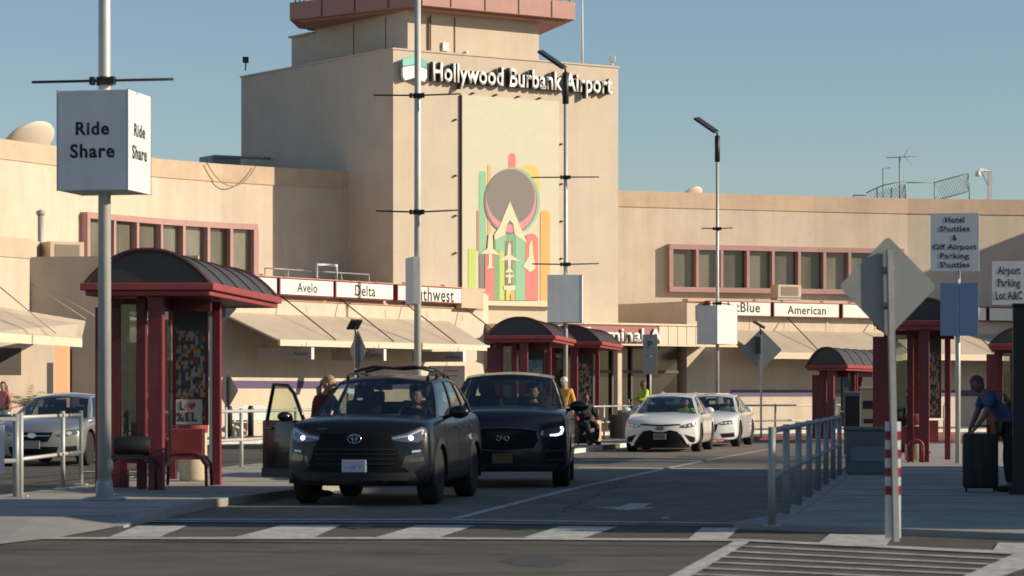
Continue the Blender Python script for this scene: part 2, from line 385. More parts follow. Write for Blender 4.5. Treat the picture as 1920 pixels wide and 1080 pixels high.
# ================================================================== the terminal
tdir = lambda a: Vector((cos(R(a)), sin(R(a))))
def facade_at(poly, px):
    """plan point on a facade polyline seen at column px, and its direction"""
    q = (px - 960) / F
    for i in range(len(poly) - 1):
        a, b = Vector(poly[i]), Vector(poly[i + 1]); d = b - a
        t = (q * a.y - a.x) / (d.x - q * d.y)
        if -1e-6 <= t <= 1 + 1e-6: return a + d * t, d.normalized()
    raise ValueError(px)
def along(poly, px0, px1, off=0.):
    """the stretch of a facade polyline between two columns, set out by off"""
    p0, d0 = facade_at(poly, px0); p1, d1 = facade_at(poly, px1)
    mid = [Vector(p) for p in poly if 960 + F * p[0] / p[1] > px0 + .5 and 960 + F * p[0] / p[1] < px1 - .5]
    pts = [p0] + mid + [p1]; out = []
    for i, p in enumerate(pts):
        d = (pts[min(i + 1, len(pts) - 1)] - pts[max(i - 1, 0)]).normalized(); out.append(p + Vector((d.y, -d.x)) * off)
    return out
def band(mb, pts, z0, z1, t):
    """upright strip following pts, t thick towards the building (local left of travel)"""
    n = []
    for i, p in enumerate(pts):
        d = (pts[min(i + 1, len(pts) - 1)] - pts[max(i - 1, 0)]).normalized(); n.append(Vector((-d.y, d.x)))
    for i in range(len(pts) - 1):
        mb.prism([pts[i], pts[i + 1], pts[i + 1] + n[i + 1] * t, pts[i] + n[i] * t], z0, z1)

ZROOF, ZBAND = 9.49, 8.86
wl_face = [(-30, 66), (-19.8, 82.6), (-16.2, 89.4), (-14.1, 93.6), (-12.1, 97.0), (-10.2, 99.2), (-8.13, 100.9)]
wr_face = [(1.5, 111.0), (4.2, 112.0), (8.2, 113.6), (12.3, 115.2), (16.3, 116.5), (21.3, 117.4), (27, 117.6)]
# --- left wing
wlb = thing('terminal_wing', 'cream left wing of the terminal with seven mauve framed windows under a tan roof band', 'building', (0, 0, 0))
body = wl_face + [(-5.9, 102.45), (-4.5, 112), (-30, 114)]
MB().prism(body, 0, ZBAND).build('wall', stucco, wlb)
pb = [(p[0] + .03, p[1] - .03) for p in wl_face] + [(-5.9, 102.42), (-4.5, 112), (-30, 114)]
MB().prism(pb, ZBAND, ZROOF).build('parapet', band_m, wlb)
def win_strip(parent, poly, px0, px1, mull, z0, z1, name='window_frame'):
    fr = MB(); fw, th = .2, .30
    pts = along(poly, px0, px1, th)
    band(fr, pts, z1 - fw, z1, th + .05); band(fr, pts, z0, z0 + fw, th + .05)
    def post(px, w):
        p, d = facade_at(poly, px); n = Vector((d.y, -d.x)); o = p + n * th * .98
        fr.prism([o - d * w / 2, o + d * w / 2, o + d * w / 2 - n * th, o - d * w / 2 - n * th], z0 + fw, z1 - fw)
    post(px0 + 3, .16); post(px1 - 3, .2)
    for m in mull: post(m, .12)
    fo = fr.build(name, mauve, parent)
    edges = [px0] + list(mull) + [px1]
    for a, b in zip(edges, edges[1:]):
        g = MB(); band(g, along(poly, a + 1, b - 1, .05), z0 + fw, z1 - fw, .04)
        g.build('window', pane_m, fo)
    return fo
win_strip(wlb, wl_face, 150, 475, (203, 246, 291, 335, 381, 426), 5.3, 7.42)
# --- right wing
wrb = thing('terminal_wing', 'long cream right wing of the terminal with dark windows in a mauve frame', 'building', (0, 0, 0))
body = wr_face + [(36, 113), (36, 130), (1.5, 130)]
MB().prism(body, 0, ZBAND).build('wall', stucco, wrb)
pb = [(p[0] + .01, p[1] - .04) for p in wr_face] + [(36.03, 113), (36, 130), (1.5, 130)]
MB().prism(pb, ZBAND, ZROOF).build('parapet', band_m, wrb)
win_strip(wrb, wr_face, 1250, 1690, (1302, 1348, 1397, 1444, 1493, 1541, 1588, 1637), 5.5, 7.40)
# unseen block added beyond the frame to cast shade on the right wall
far = thing('terminal_annexe', 'unseen cream block added past the right wing to shade its wall', 'building', (0, 0, 0))
MB().prism([(29.5, 112.4), (40, 110), (42, 118), (29.5, 118)], 0, 10.9).build('wall', stucco, far)
MB().prism([(29.44, 112.34), (40.06, 109.94), (42.06, 118.06), (29.44, 118.06)], 10.9, 11.3).build('parapet', band_m, far)

# --- tower
TW_O = Vector((-4.2, 99.9)); TW_A = 35.0
ca, sa = cos(R(TW_A)), sin(R(TW_A))
def tw(px, py=None, b=0.):
    """local (a, z) on the tower face seen at a pixel"""
    q = (px - 960) / F
    a = (q * (TW_O.y + b * ca) - (TW_O.x - b * sa)) / (ca - q * sa)
    D = TW_O.y + a * sa + b * ca
    return (a, gz(py, D)) if py is not None else a
twr = thing('control_tower', 'tall cream terminal tower block with a narrower upper storey and red balcony deck', 'building', (TW_O.x, TW_O.y, 0), -TW_A)
MB().box(0, 9.97, 0, 10.85, 0, 13.6).build('shaft', stucco_t, twr)
cp = MB()
for a0, a1, b0, b1 in ((-.04, 10.01, -.04, .2), (-.04, .2, .2, 10.89), (9.77, 10.01, .2, 10.89), (.2, 9.77, 10.65, 10.89)): cp.box(a0, a1, b0, b1, 13.6, 13.66)
cp.build('coping', stucco_t, twr)
up = MB(); up.box(1.29, 7.08, 1.05, 7.5, 13.59, 15.22); up.box(1.3, 7.0, 7.5, 9.25, 13.59, 15.05); up.box(1.2, 7.1, 7.52, 9.35, 15.05, 15.12)
upo = up.build('upper_storey', stucco_t, twr)
jn = MB()
for a in (2.25, 3.3): jn.box(a, a + .035, 1.02, 1.05, 13.7, 15.1)
for b in (2.5, 4.7): jn.box(1.27, 1.29, b, b + .03, 13.7, 15.1)
jn.box(2.15, 2.19, .98, 1.05, 13.66, 15.0)
jn.build('panel_joint', mat('joint_brown', (.2, .12, .07), .8), upo)
deck_poly = [(-.55, 6.25), (1.3, .1), (8.06, .1), (9.6, 4.6), (8, 8.2), (1, 8.2)]
def shrink(poly, k):
    c = Vector((sum(p[0] for p in poly) / len(poly), sum(p[1] for p in poly) / len(poly))); return [tuple(c + (Vector(p) - c) * k) for p in poly]
dk = MB(); dk.prism(deck_poly, 15.28, 15.92); dk.prism(shrink(deck_poly, .93), 15.2, 15.28)
dko = dk.build('balcony_deck', mat('deck_red', (.40, .20, .165), .6, var=.08), twr)
seam = MB()
for (p, q, ks) in ((deck_poly[1], deck_poly[2], (.18, .4, .62, .84)), (deck_poly[0], deck_poly[1], (.25, .5, .75)), (deck_poly[2], deck_poly[3], (.03, .9))):
    for k in ks:
        c = Vector(p).lerp(Vector(q), k); d = (Vector(q) - Vector(p)).normalized(); n = Vector((d.y, -d.x))
        seam.prism([c - d * .025 + n * .012, c + d * .025 + n * .012, c + d * .025 - n * .02, c - d * .025 - n * .02], 15.3, 15.9)
seam.build('fascia_joint', mat('joint_dark', (.06, .03, .03), .8), dko)
rl = MB()
rp = shrink(deck_poly, .96)
for i in range(len(rp)):
    a, b = Vector(rp[i]), Vector(rp[(i + 1) % len(rp)])
    for z in (16.45, 16.95): rl.tube([(*a, z), (*b, z)], .03, 6)
    n = max(2, int((b - a).length / 1.1))
    for k in range(n):
        c = a.lerp(b, k / n); rl.tube([(*c, 15.9), (*c, 16.95)], .03, 6)
rl.build('balcony_railing', galv, twr)
cb = MB(); cb.prism(shrink(deck_poly, .68), 15.9, 17.2); cbo = cb.build('cab_base', stucco_t, twr)
MB().prism(shrink(deck_poly, .72), 17.2, 19.6).build('cab_glazing', dark_gl, twr)
MB().prism(shrink(deck_poly, .84), 19.6, 20.3).build('cab_roof', stucco_t, twr)
sm = MB(); sm.box(2.75, 3.0, .96, 1.05, 13.85, 14.15); sm.box(3.75, 3.83, .9, 1.05, 13.72, 13.9)
sm.build('junction_box', sign_w, twr)
# the sign on the tower: emblem and raised letters
sgn = thing('airport_sign', 'raised white lettering with a green and white emblem across the top of the tower', 'sign', (TW_O.x, TW_O.y, 0), -TW_A)
a0, a1 = tw(803), tw(1139)
lettering('Hollywood Burbank Airport', white_l, sgn, ((a0 + a1) / 2, -.06, 12.80), w=a1 - a0, h=.90, bold=.025, depth=.24, name='letters', spacing=1.04)
lt_ = sgn.children[0].data; lt_.materials.append(mat('letter_return', (.02, .02, .02), .5))
ym_ = min(v.co.y for v in lt_.vertices)
for p_ in lt_.polygons: p_.material_index = 0 if all(abs(lt_.vertices[i].co.y - ym_) < 1e-3 for i in p_.vertices) else 1
e0, e1 = tw(748), tw(793); ec = (e0 + e1) / 2; ew = (e1 - e0) / 2
def emblem(poly, m, nm): MB().vprism(poly, -.26, -.14).build(nm, m, sgn)
zt, zb = gz(105, 100.3), gz(153, 100.3); zm = (zt + zb) / 2
emblem([(ec - ew, zm + .03), (ec - ew, zt - .16), (ec, zt), (ec, zm + .14)], teal, 'emblem_panel')
emblem([(ec, zm + .14), (ec, zt), (ec + ew, zt - .16), (ec + ew, zm + .03)], mat('teal_dark', (.10, .40, .34), .5), 'emblem_panel')
emblem([(ec - ew, zm), (ec, zm + .11), (ec, zb + .12), (ec - ew * .8, zb), (ec - ew, zb + .14)], white_l, 'emblem_panel')
emblem([(ec, zm + .11), (ec + ew, zm), (ec + ew, zb + .14), (ec + ew * .8, zb), (ec, zb + .12)], white_l, 'emblem_panel')
pn = MB()
for a in (ec - .3, ec + .3, 1.9, 3.4, 5, 6.6, 8.2, 9.4): pn.box(a - .02, a + .02, -.16, 0.02, 12.9, 12.94)
pn.build('bracket', black, sgn)
# the mural panel
mur = thing('mural_panel', 'tall pale mural panel with grey disc, coloured stripes and white aircraft shapes on the tower', 'mural', (TW_O.x, TW_O.y, 0), -TW_A)
ma0, ma1 = tw(864), tw(1046); mz0, mz1 = 4.8, 12.17
MB().box(ma0, ma1, -.075, -.01, mz0, mz1, bev=.006).build('panel', mat('mural_ground', (.555, .515, .385), .6, var=.03), mur)
ed = MB(); ed.box(ma0 - .03, ma0 - .004, -.10, 0.0, mz0, mz1)
ed.build('edge_shadow', black, mur)  # black strip stands in for the shadow line at the left edge
st = MB()
for py in (225, 330, 405, 475): st.box(tw(853) - .03, tw(853) + .03, -.12, 0, gz(py, 101.5) - .03, gz(py, 101.5) + .03)
for py in (270, 345, 415, 485): st.box(tw(1051) - .03, tw(1051) + .03, -.12, 0, gz(py, 104) - .03, gz(py, 104) + .03)
for px in (885, 928, 970, 1010): st.box(tw(px) - .03, tw(px) + .03, -.14, 0, mz1 + .05, mz1 + .11)
st.build('fixing', black, mur)
layer = [0]
def mfl(nm, pts, col):
    """flat painted shape on the mural given by photograph outline"""
    layer[0] += 1
    pl = [tw(x, y, -.08) for x, y in pts]
    ar = sum(pl[i][0] * pl[(i + 1) % len(pl)][1] - pl[(i + 1) % len(pl)][0] * pl[i][1] for i in range(len(pl)))
    if ar < 0: pl = pl[::-1]
    MB().vprism(pl, -.076 - .0022 * layer[0], -.0755).build(nm, mat('mural_' + '_'.join(str(int(c * 1000)) for c in col), col, .6), mur)
def bar_(x0, x1, y0, col, y1=563, top=True):
    r = (x1 - x0) / 2; cx = (x0 + x1) / 2
    mfl('stripe', [(x1, y1), (x0, y1)] + ([(cx - r * cos(t), y0 + r - r * sin(t)) for t in np.linspace(0, pi, 9)] if top else [(x0, y0), (x1, y0)]), col)
def disc(cx, cy, rx, ry, col, n=36, nm='disc'):
    mfl(nm, [(cx + rx * cos(t), cy + ry * sin(t)) for t in np.linspace(0, 2 * pi, n, endpoint=False)], col)
coral = (.60, .165, .145); gry = (.175, .155, .14); sea = (.22, .45, .27); lime = (.44, .55, .12); amber = (.62, .36, .10); yel = (.62, .47, .12); off = (.66, .57, .40); rose = (.62, .22, .28); grn = (.17, .33, .16)
bar_(953, 967, 287, coral, 330); bar_(975, 1012, 308, yel, 380); bar_(898, 911, 320, sea, 480); bar_(914, 920, 308, amber, 480)
bar_(878, 892, 466, lime, 563, False); bar_(894, 897, 395, coral, 470); bar_(1013, 1031, 394, amber); bar_(898, 908, 478, gry, 563, False)
disc(961, 377, 51, 63, sea); disc(957, 378, 50, 61, gry); disc(958, 376, 47, 60, rose); disc(957, 369, 45, 52, gry)
bar_(909, 926, 470, coral); bar_(926, 984, 440, grn, 563, False); bar_(936, 945, 470, lime, 563, False); bar_(966, 984, 440, sea, 563, False); bar_(928, 948, 441, sea, 470, False); bar_(984, 1008, 438, coral); bar_(946, 960, 452, gry, 563, False)
mfl('aircraft', [(955, 377), (987, 456), (964, 440), (961, 420), (955, 413), (949, 422), (946, 440), (926, 450), (926, 440), (935, 426)], off)
mfl('aircraft', [(899, 476), (913, 466), (915, 440), (921, 440), (923, 466), (938, 479), (921, 476), (921, 498), (925, 503), (911, 503), (915, 498), (915, 476)], off)
mfl('aircraft', [(954, 453), (957, 460), (957, 478), (975, 491), (957, 487), (956, 503), (961, 511), (946, 511), (952, 503), (951, 487), (932, 490), (950, 478), (951, 460)], off)
mfl('aircraft', [(996, 449), (999, 480), (1003, 502), (993, 511), (979, 499), (990, 482), (991, 460)], off)
mfl('aircraft', [(944, 517), (952, 515), (954, 511), (956, 515), (964, 517), (956, 521), (957, 531), (951, 531), (952, 521)], off)
mfl('aircraft', [(943, 536), (965, 535), (965, 543), (958, 545), (957, 552), (951, 552), (951, 545), (943, 543)], off)
bar_(947, 954, 545, yel, 563, False); bar_(956, 963, 545, amber, 563, False)
lg = MB(); lg.box(tw(905), tw(1035), -.3, 0, 4.62, 4.79); lg.build('ledge', fasc_m, mur)

# --- low front block with the awning, left of the tower
LB_O = Vector((-9.47, 85.3)); LB_A = 58.0
lbd = tdir(LB_A); lbn = Vector((lbd.y, -lbd.x))
def lb(px, off=0.): return line_px(tuple(LB_O + lbn * off), tuple(lbd), px)
LBL = lb(905)
low = thing('terminal_building', 'low cream terminal front left of the tower under a long sloping metal awning', 'building', (LB_O.x, LB_O.y, 0), -LB_A)
def toloc(p, o=LB_O, a=LB_A):
    d = Vector(p) - o; return (d.x * cos(R(a)) + d.y * sin(R(a)), -d.x * sin(R(a)) + d.y * cos(R(a)))
fp = [(0, 0), (LBL, 0), toloc((-.85, 102.1)), toloc((-4.3, 99.7)), toloc((-7.0, 102.2)), toloc((-8.3, 100.9)), toloc((-12.2, 97.1)), toloc((-14.69, 92.0)), toloc((-14.7, 86.24))]
MB().prism(fp, 0, 4.98).build('wall', stucco, low)
MB().prism([toloc((-14.7, 86.24)), (0, -.003), (.3, .2), toloc((-14.5, 86.6))], 4.98, 5.6).build('parapet', stucco, low)
cpn = MB(); cpn.box(.4, LBL + .03, -.10, .25, 4.98, 5.10); cpn.box(.4, LBL + .02, -.06, 0, 4.36, 4.42)
cpn.build('coping', pink, low)
fj = MB()
for px in (575, 650, 722, 800, 866): fj.box(lb(px), lb(px) + .025, -.012, 0, 3.95, 4.2)
fj.build('fascia_joint', band_m, low)
MB().box(.01, LBL - .2, -.03, 0.0, 1.60, 1.83).build('wall_stripe', purple, low)
AW0, AW1, AWD = lb(415), lb(915, 2.2), 2.2
aw = MB()
aw.vprism([(0, 0)], 0, 0) if False else None
for s in (0,):
    v = [(AW0, -.004, 3.92), (AW1 + .9, -.004, 3.92), (AW1, -AWD, 3.04), (AW0, -AWD, 3.04)]
    lo = [(x, y, z - .06) for x, y, z in v]
    bmv = [aw.bm.verts.new(p) for p in v + lo]
    for q in ((0, 1, 2, 3), (7, 6, 5, 4), (0, 4, 5, 1), (1, 5, 6, 2), (2, 6, 7, 3), (3, 7, 4, 0)): aw.bm.faces.new([bmv[i] for i in q])
awo = aw.build('awning', awn_m, low)
MB().box(AW0 - .03, AW1 + .02, -AWD - .06, -AWD + .02, 2.87, 3.06).build('awning_lip', fasc_m, awo)
rd = MB()
for px in (525, 636, 755, 862):
    rd = MB(); t = lb(px); rd.tube([(t, -.03, 4.5), (t, -AWD + .05, 3.1)], .022, 6); rd.build('awning_rod', mat('rod_brown', (.12, .08, .05), .6), awo)
end = MB(); end.face([(AW0 - .02, 0, 3.9), (AW0 - .02, -AWD, 3.0), (AW0 - .02, -AWD, 2.9), (AW0 - .02, 0, 3.2)]); 
# service doors and windows under the awning

# --- entrance canopy between the two fronts
EN_O = Vector((1.88, 99.5)); EN_A = 40.0
en = thing('entrance_canopy', 'cream entrance canopy with a red name panel under the tower', 'canopy', (EN_O.x, EN_O.y, 0), -EN_A)
end_ = tdir(EN_A)
def ent(px): return line_px(tuple(EN_O), tuple(end_), px)
EL = ent(1350) + .9
EX0 = -2.0
MB().box(EX0, EL, .05, 4.3, 3.22, 3.9).build('slab', fasc_m, en)
MB().box(0, ent(1234), 0, .05, 3.24, 3.86).build('name_panel', mat('panel_red', (.30, .085, .075), .5), en)
pl = MB(); x = ent(1236)
while x < EL - .3: pl.box(x, x + .44, 0, .05, 3.22, 3.9, bev=.012); x += .46
pl.build('fascia_panel', fasc_m, en)
MB().box(EX0, EL, -.05, .1, 3.9, 3.97).build('coping', fasc_m, en); MB().box(EX0, EL, -.02, .1, 3.16, 3.22).build('drip_edge', fasc_m, en)
lt0, lt1 = ent(1084), ent(1238)
lettering('Terminal A', white_l, en, ((lt0 + lt1) / 2 , -.05, 3.54), w=lt1 - lt0, h=.50, bold=.02, depth=.04, name='lettering')
MB().box(EX0, EL - 1.0, 2.2, 2.38, 0, 3.22).build('entrance_glazing', dark_gl, en)
gm = MB()
for k in range(9): gm.box(-1.6 + k * .95, -1.52 + k * .95, 2.1, 2.2, 0, 3.2)
gm.box(EX0, EL - 1.0, 2.12, 2.19, 2.2, 2.3)
gm.build('door_frame', mat('door_frame', (.05, .04, .035), .5), en)
cols = MB().box(ent(1176) - .0, ent(1176) + .2, .5, .7, 0, 3.22).build('column', stucco, en)
MB().box(ent(1095), ent(1095) + .18, .5, .68, 0, 3.22).build('column', stucco, en)

# --- low front block right of the entrance
RB_O = Vector((7.0, 106.3)); RB_A = 33.5
rbd = tdir(RB_A)
def rbx(px, off=0.):
    o = RB_O + Vector((rbd.y, -rbd.x)) * off; return line_px(tuple(o), tuple(rbd), px)
RBL = rbx(2000)
rbo = thing('terminal_building', 'low cream terminal front right of the entrance under a sloping metal awning', 'building', (RB_O.x, RB_O.y, 0), -RB_A)
tl = lambda p: toloc(p, RB_O, RB_A)
MB().prism([(rbx(1288), 0), (RBL, 0), tl((27, 117.3)), tl((21.3, 117.35)), tl((12.3, 115.1)), tl((8.0, 113.5)), (rbx(1288) - .2, 5.0)], 0, 4.9).build('wall', stucco, rbo)
cpn = MB(); cpn.box(rbx(1288) - .03, RBL, -.1, .25, 4.9, 5.0); cpn.build('coping', pink, rbo)
MB().box(rbx(1370), RBL, -.03, 0, 1.34, 1.58).build('wall_stripe', purple, rbo)
A0, A1 = rbx(1352), RBL
aw = MB()
v = [(A0, -.004, 3.85), (A1, -.004, 3.85), (A1, -2.2, 2.96), (A0, -2.2, 2.96)]
bmv = [aw.bm.verts.new(p) for p in v + [(x, y, z - .06) for x, y, z in v]]
for q in ((0, 1, 2, 3), (7, 6, 5, 4), (0, 4, 5, 1), (1, 5, 6, 2), (2, 6, 7, 3), (3, 7, 4, 0)): aw.bm.faces.new([bmv[i] for i in q])
awo = aw.build('awning', awn_m, rbo)
MB().box(A0 - .03, A1, -2.26, -2.18, 2.74, 2.98).build('awning_lip', fasc_m, awo)
rd = MB()
for px in (1471, 1638, 1800):
    rd = MB(); t = rbx(px); rd.tube([(t, -.03, 4.45), (t, -2.15, 3.0)], .022, 6); rd.build('awning_rod', MATS['rod_brown'], awo)
fj = MB()
for px in (1405, 1470, 1548, 1640, 1720): fj.box(rbx(px), rbx(px) + .025, -.012, 0, 3.9, 4.3)
fj.build('fascia_joint', band_m, rbo)

# --- block and awning at the far left
lft = thing('terminal_annexe', 'cream block at the left edge with a tan band above a sloping awning', 'building', (0, 0, 0))
lfp = [(-17.6, 80.7), (-14.71, 86.15), (-14.71, 90), (-17.2, 89.5), (-22, 82)]
MB().prism(lfp, 0, 5.55).build('wall', stucco, lft)
MB().prism([(-17.57, 80.67), (-14.68, 86.12), (-14.69, 90), (-17.2, 89.5), (-22, 82)], 5.55, 6.15).build('parapet', band_m, lft)
aw = MB()
v = [(gx(-40, 79), 79, 3.95), (gx(160, 85.2), 85.2, 3.62), (gx(152, 82.4), 82.4, 3.0), (gx(-40, 72.5), 72.5, 3.02)]
bmv = [aw.bm.verts.new(p) for p in v + [(x, y, z - .06) for x, y, z in v]]
for q in ((0, 1, 2, 3), (7, 6, 5, 4), (0, 4, 5, 1), (1, 5, 6, 2), (2, 6, 7, 3), (3, 7, 4, 0)): aw.bm.faces.new([bmv[i] for i in q])
awo = aw.build('awning', awn_m, lft)
lp = MB(); lp.prism([(v[3][0], v[3][1] - .05), (v[2][0] + .03, v[2][1] - .05), (v[2][0] + .03, v[2][1] + .03), (v[3][0], v[3][1] + .03)], 2.78, 3.03); lp.build('awning_lip', fasc_m, awo)
rd = MB()
for (xa, ya, xb, yb) in ((-10, 530, 105, 625), (58, 532, 160, 598), (96, 545, 190, 600), (-40, 590, 35, 618)):
    rd = MB(); rd.tube([(gx(xa, 80), 80, gz(ya, 80)), (gx(xb, 79), 79, gz(yb, 79))], .018, 6); rd.build('awning_rod', mat('rod_cream', (.5, .38, .25), .6), awo)
# wall and openings beneath that awning
uw = MB(); uw.prism([(gx(-60, 84), 84), (gx(170, 86.4), 86.4), (gx(170, 86.4), 86.6), (gx(-60, 84), 84.3)], 0, 3.6); uw.build('lower_wall', stucco, lft)
dkm = MB()
def dk_rect(x0, x1, y0, y1, dep=.03, D=85.): 
    Da = 84 + (x0 + 60) / 230 * 2.4; Db = 84 + (x1 + 60) / 230 * 2.4
    dkm.prism([(gx(x0, Da), Da - dep), (gx(x1, Db), Db - dep), (gx(x1, Db), Db + .05), (gx(x0, Da), Da + .05)], gz(y1, Da), gz(y0, Da))
dk_rect(-30, 40, 652, 703); dk_rect(128, 160, 655, 800); dk_rect(89, 100, 680, 800)
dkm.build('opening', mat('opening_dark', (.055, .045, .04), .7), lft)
MB().prism([(gx(103, 83.5), 83.5), (gx(127, 83.8), 83.8), (gx(127, 83.8), 84.2), (gx(103, 83.5), 83.9)], 0, 3.0).build('column', mat('peach', (.66, .36, .2), .8), lft)
# building pavement
bp = [(-24, 66), (-9.5 + 2.2, 80.6), (-1.2 + 3.2, 96.2), (5.5, 99.2), (11, 102.6), (22, 108.5), (32, 110), (30, 119), (-30, 119), (-30, 66)]
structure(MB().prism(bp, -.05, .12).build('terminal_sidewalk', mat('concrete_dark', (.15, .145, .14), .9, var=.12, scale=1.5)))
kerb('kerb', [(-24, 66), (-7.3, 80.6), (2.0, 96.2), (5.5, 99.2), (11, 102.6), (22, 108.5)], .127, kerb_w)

# --- unseen building beyond the right edge, its stepped heights shaped to shade the road
ps = thing('shade_block', 'unseen concrete block beyond the right edge, stepped to shade the road', 'building', (0, 0, 0))
PX0, PX1 = 12.6, 30
for (PY0, PY1, PH, lv) in ((26.55, 27.0, 4.7, ((0, 1.0), (2.6, 3.9), (4.2, 4.7))), (27.01, 31.5, 8.2, ((0, 1.0), (2.6, 3.9), (6.6, 8.2))), (31.5, 50.3, 5.7, ((0, 1.0), (2.6, 3.9), (4.9, 5.7)))):
    mbp = MB()
    for z0, z1 in lv: mbp.box(PX0, PX1, PY0, PY1 - .01, z0, z1)
    mbp.build('parapet', conc, ps)
    pc = MB()
    for (a, b) in zip(lv, lv[1:]): pc.box(PX0 + .5, PX1 - .5, PY0 + .02, PY1 - .02, a[1], b[0])
    pc.build('shade_level', mat('shade_block_dark', (.10, .10, .10), .9), ps)
# ================================================================== vehicles
blackp = mat('black_paint', (.005, .007, .010), .28, coat=.32, spec=.3)
navyp = mat('midnight_paint', (.006, .009, .016), .28, coat=.32, spec=.3)
whitep = mat('white_paint', (.72, .71, .68), .3, coat=1.0)
silverp = mat('silver_paint', (.36, .355, .34), .35, metal=.6, coat=1.0)
tyre_m = mat('tyre', (.012, .012, .012), .85); rim_m = mat('alloy', (.50, .51, .53), .3, metal=.9)
chrome = mat('chrome', (.55, .56, .58), .15, metal=1.); dchrome = mat('dark_chrome', (.16, .17, .19), .25, metal=1.)
clad = mat('cladding', (.012, .012, .013), .5); grille_m = mat('grille_black', (.004, .004, .005), .6, spec=.2)
lens_m = mat('lamp_lens', (.08, .085, .10), .08, coat=1., spec=.8)
lampw = mat('lamp_lit', (.9, .9, .95), .3, emit=(.80, .88, 1), estr=2.2)
lampo = mat('lamp_clear', (.60, .62, .65), .15, metal=.3)
seat_m = mat('seat', (.03, .03, .032), .8)
plate_w = mat('plate_white', (.50, .52, .60), .5); plate_y = mat('plate_amber', (.11, .085, .02), .5)
wglass = glass_mat('windscreen_glass', (.66, .72, .68)); sglass = glass_mat('side_glass', (.42, .48, .48))

def smooth1(a, n=2):
    a = np.array(a, float)
    for _ in range(n): b = a.copy(); b[1:-1] = .25 * a[:-2] + .5 * a[1:-1] + .25 * a[2:]; a = b
    return a
def cat(pts, sub):
    """Catmull-Rom through 2-D points"""
    P = [np.array(p, float) for p in pts]; out = []
    for i in range(len(P) - 1):
        p0 = P[max(i - 1, 0)]; p1 = P[i]; p2 = P[i + 1]; p3 = P[min(i + 2, len(P) - 1)]
        for k in range(sub):
            t = k / sub
            out.append(.5 * ((2 * p1) + (-p0 + p2) * t + (2 * p0 - 5 * p1 + 4 * p2 - p3) * t * t + (-p0 + 3 * p1 - 3 * p2 + p3) * t ** 3))
    out.append(P[-1]); return out

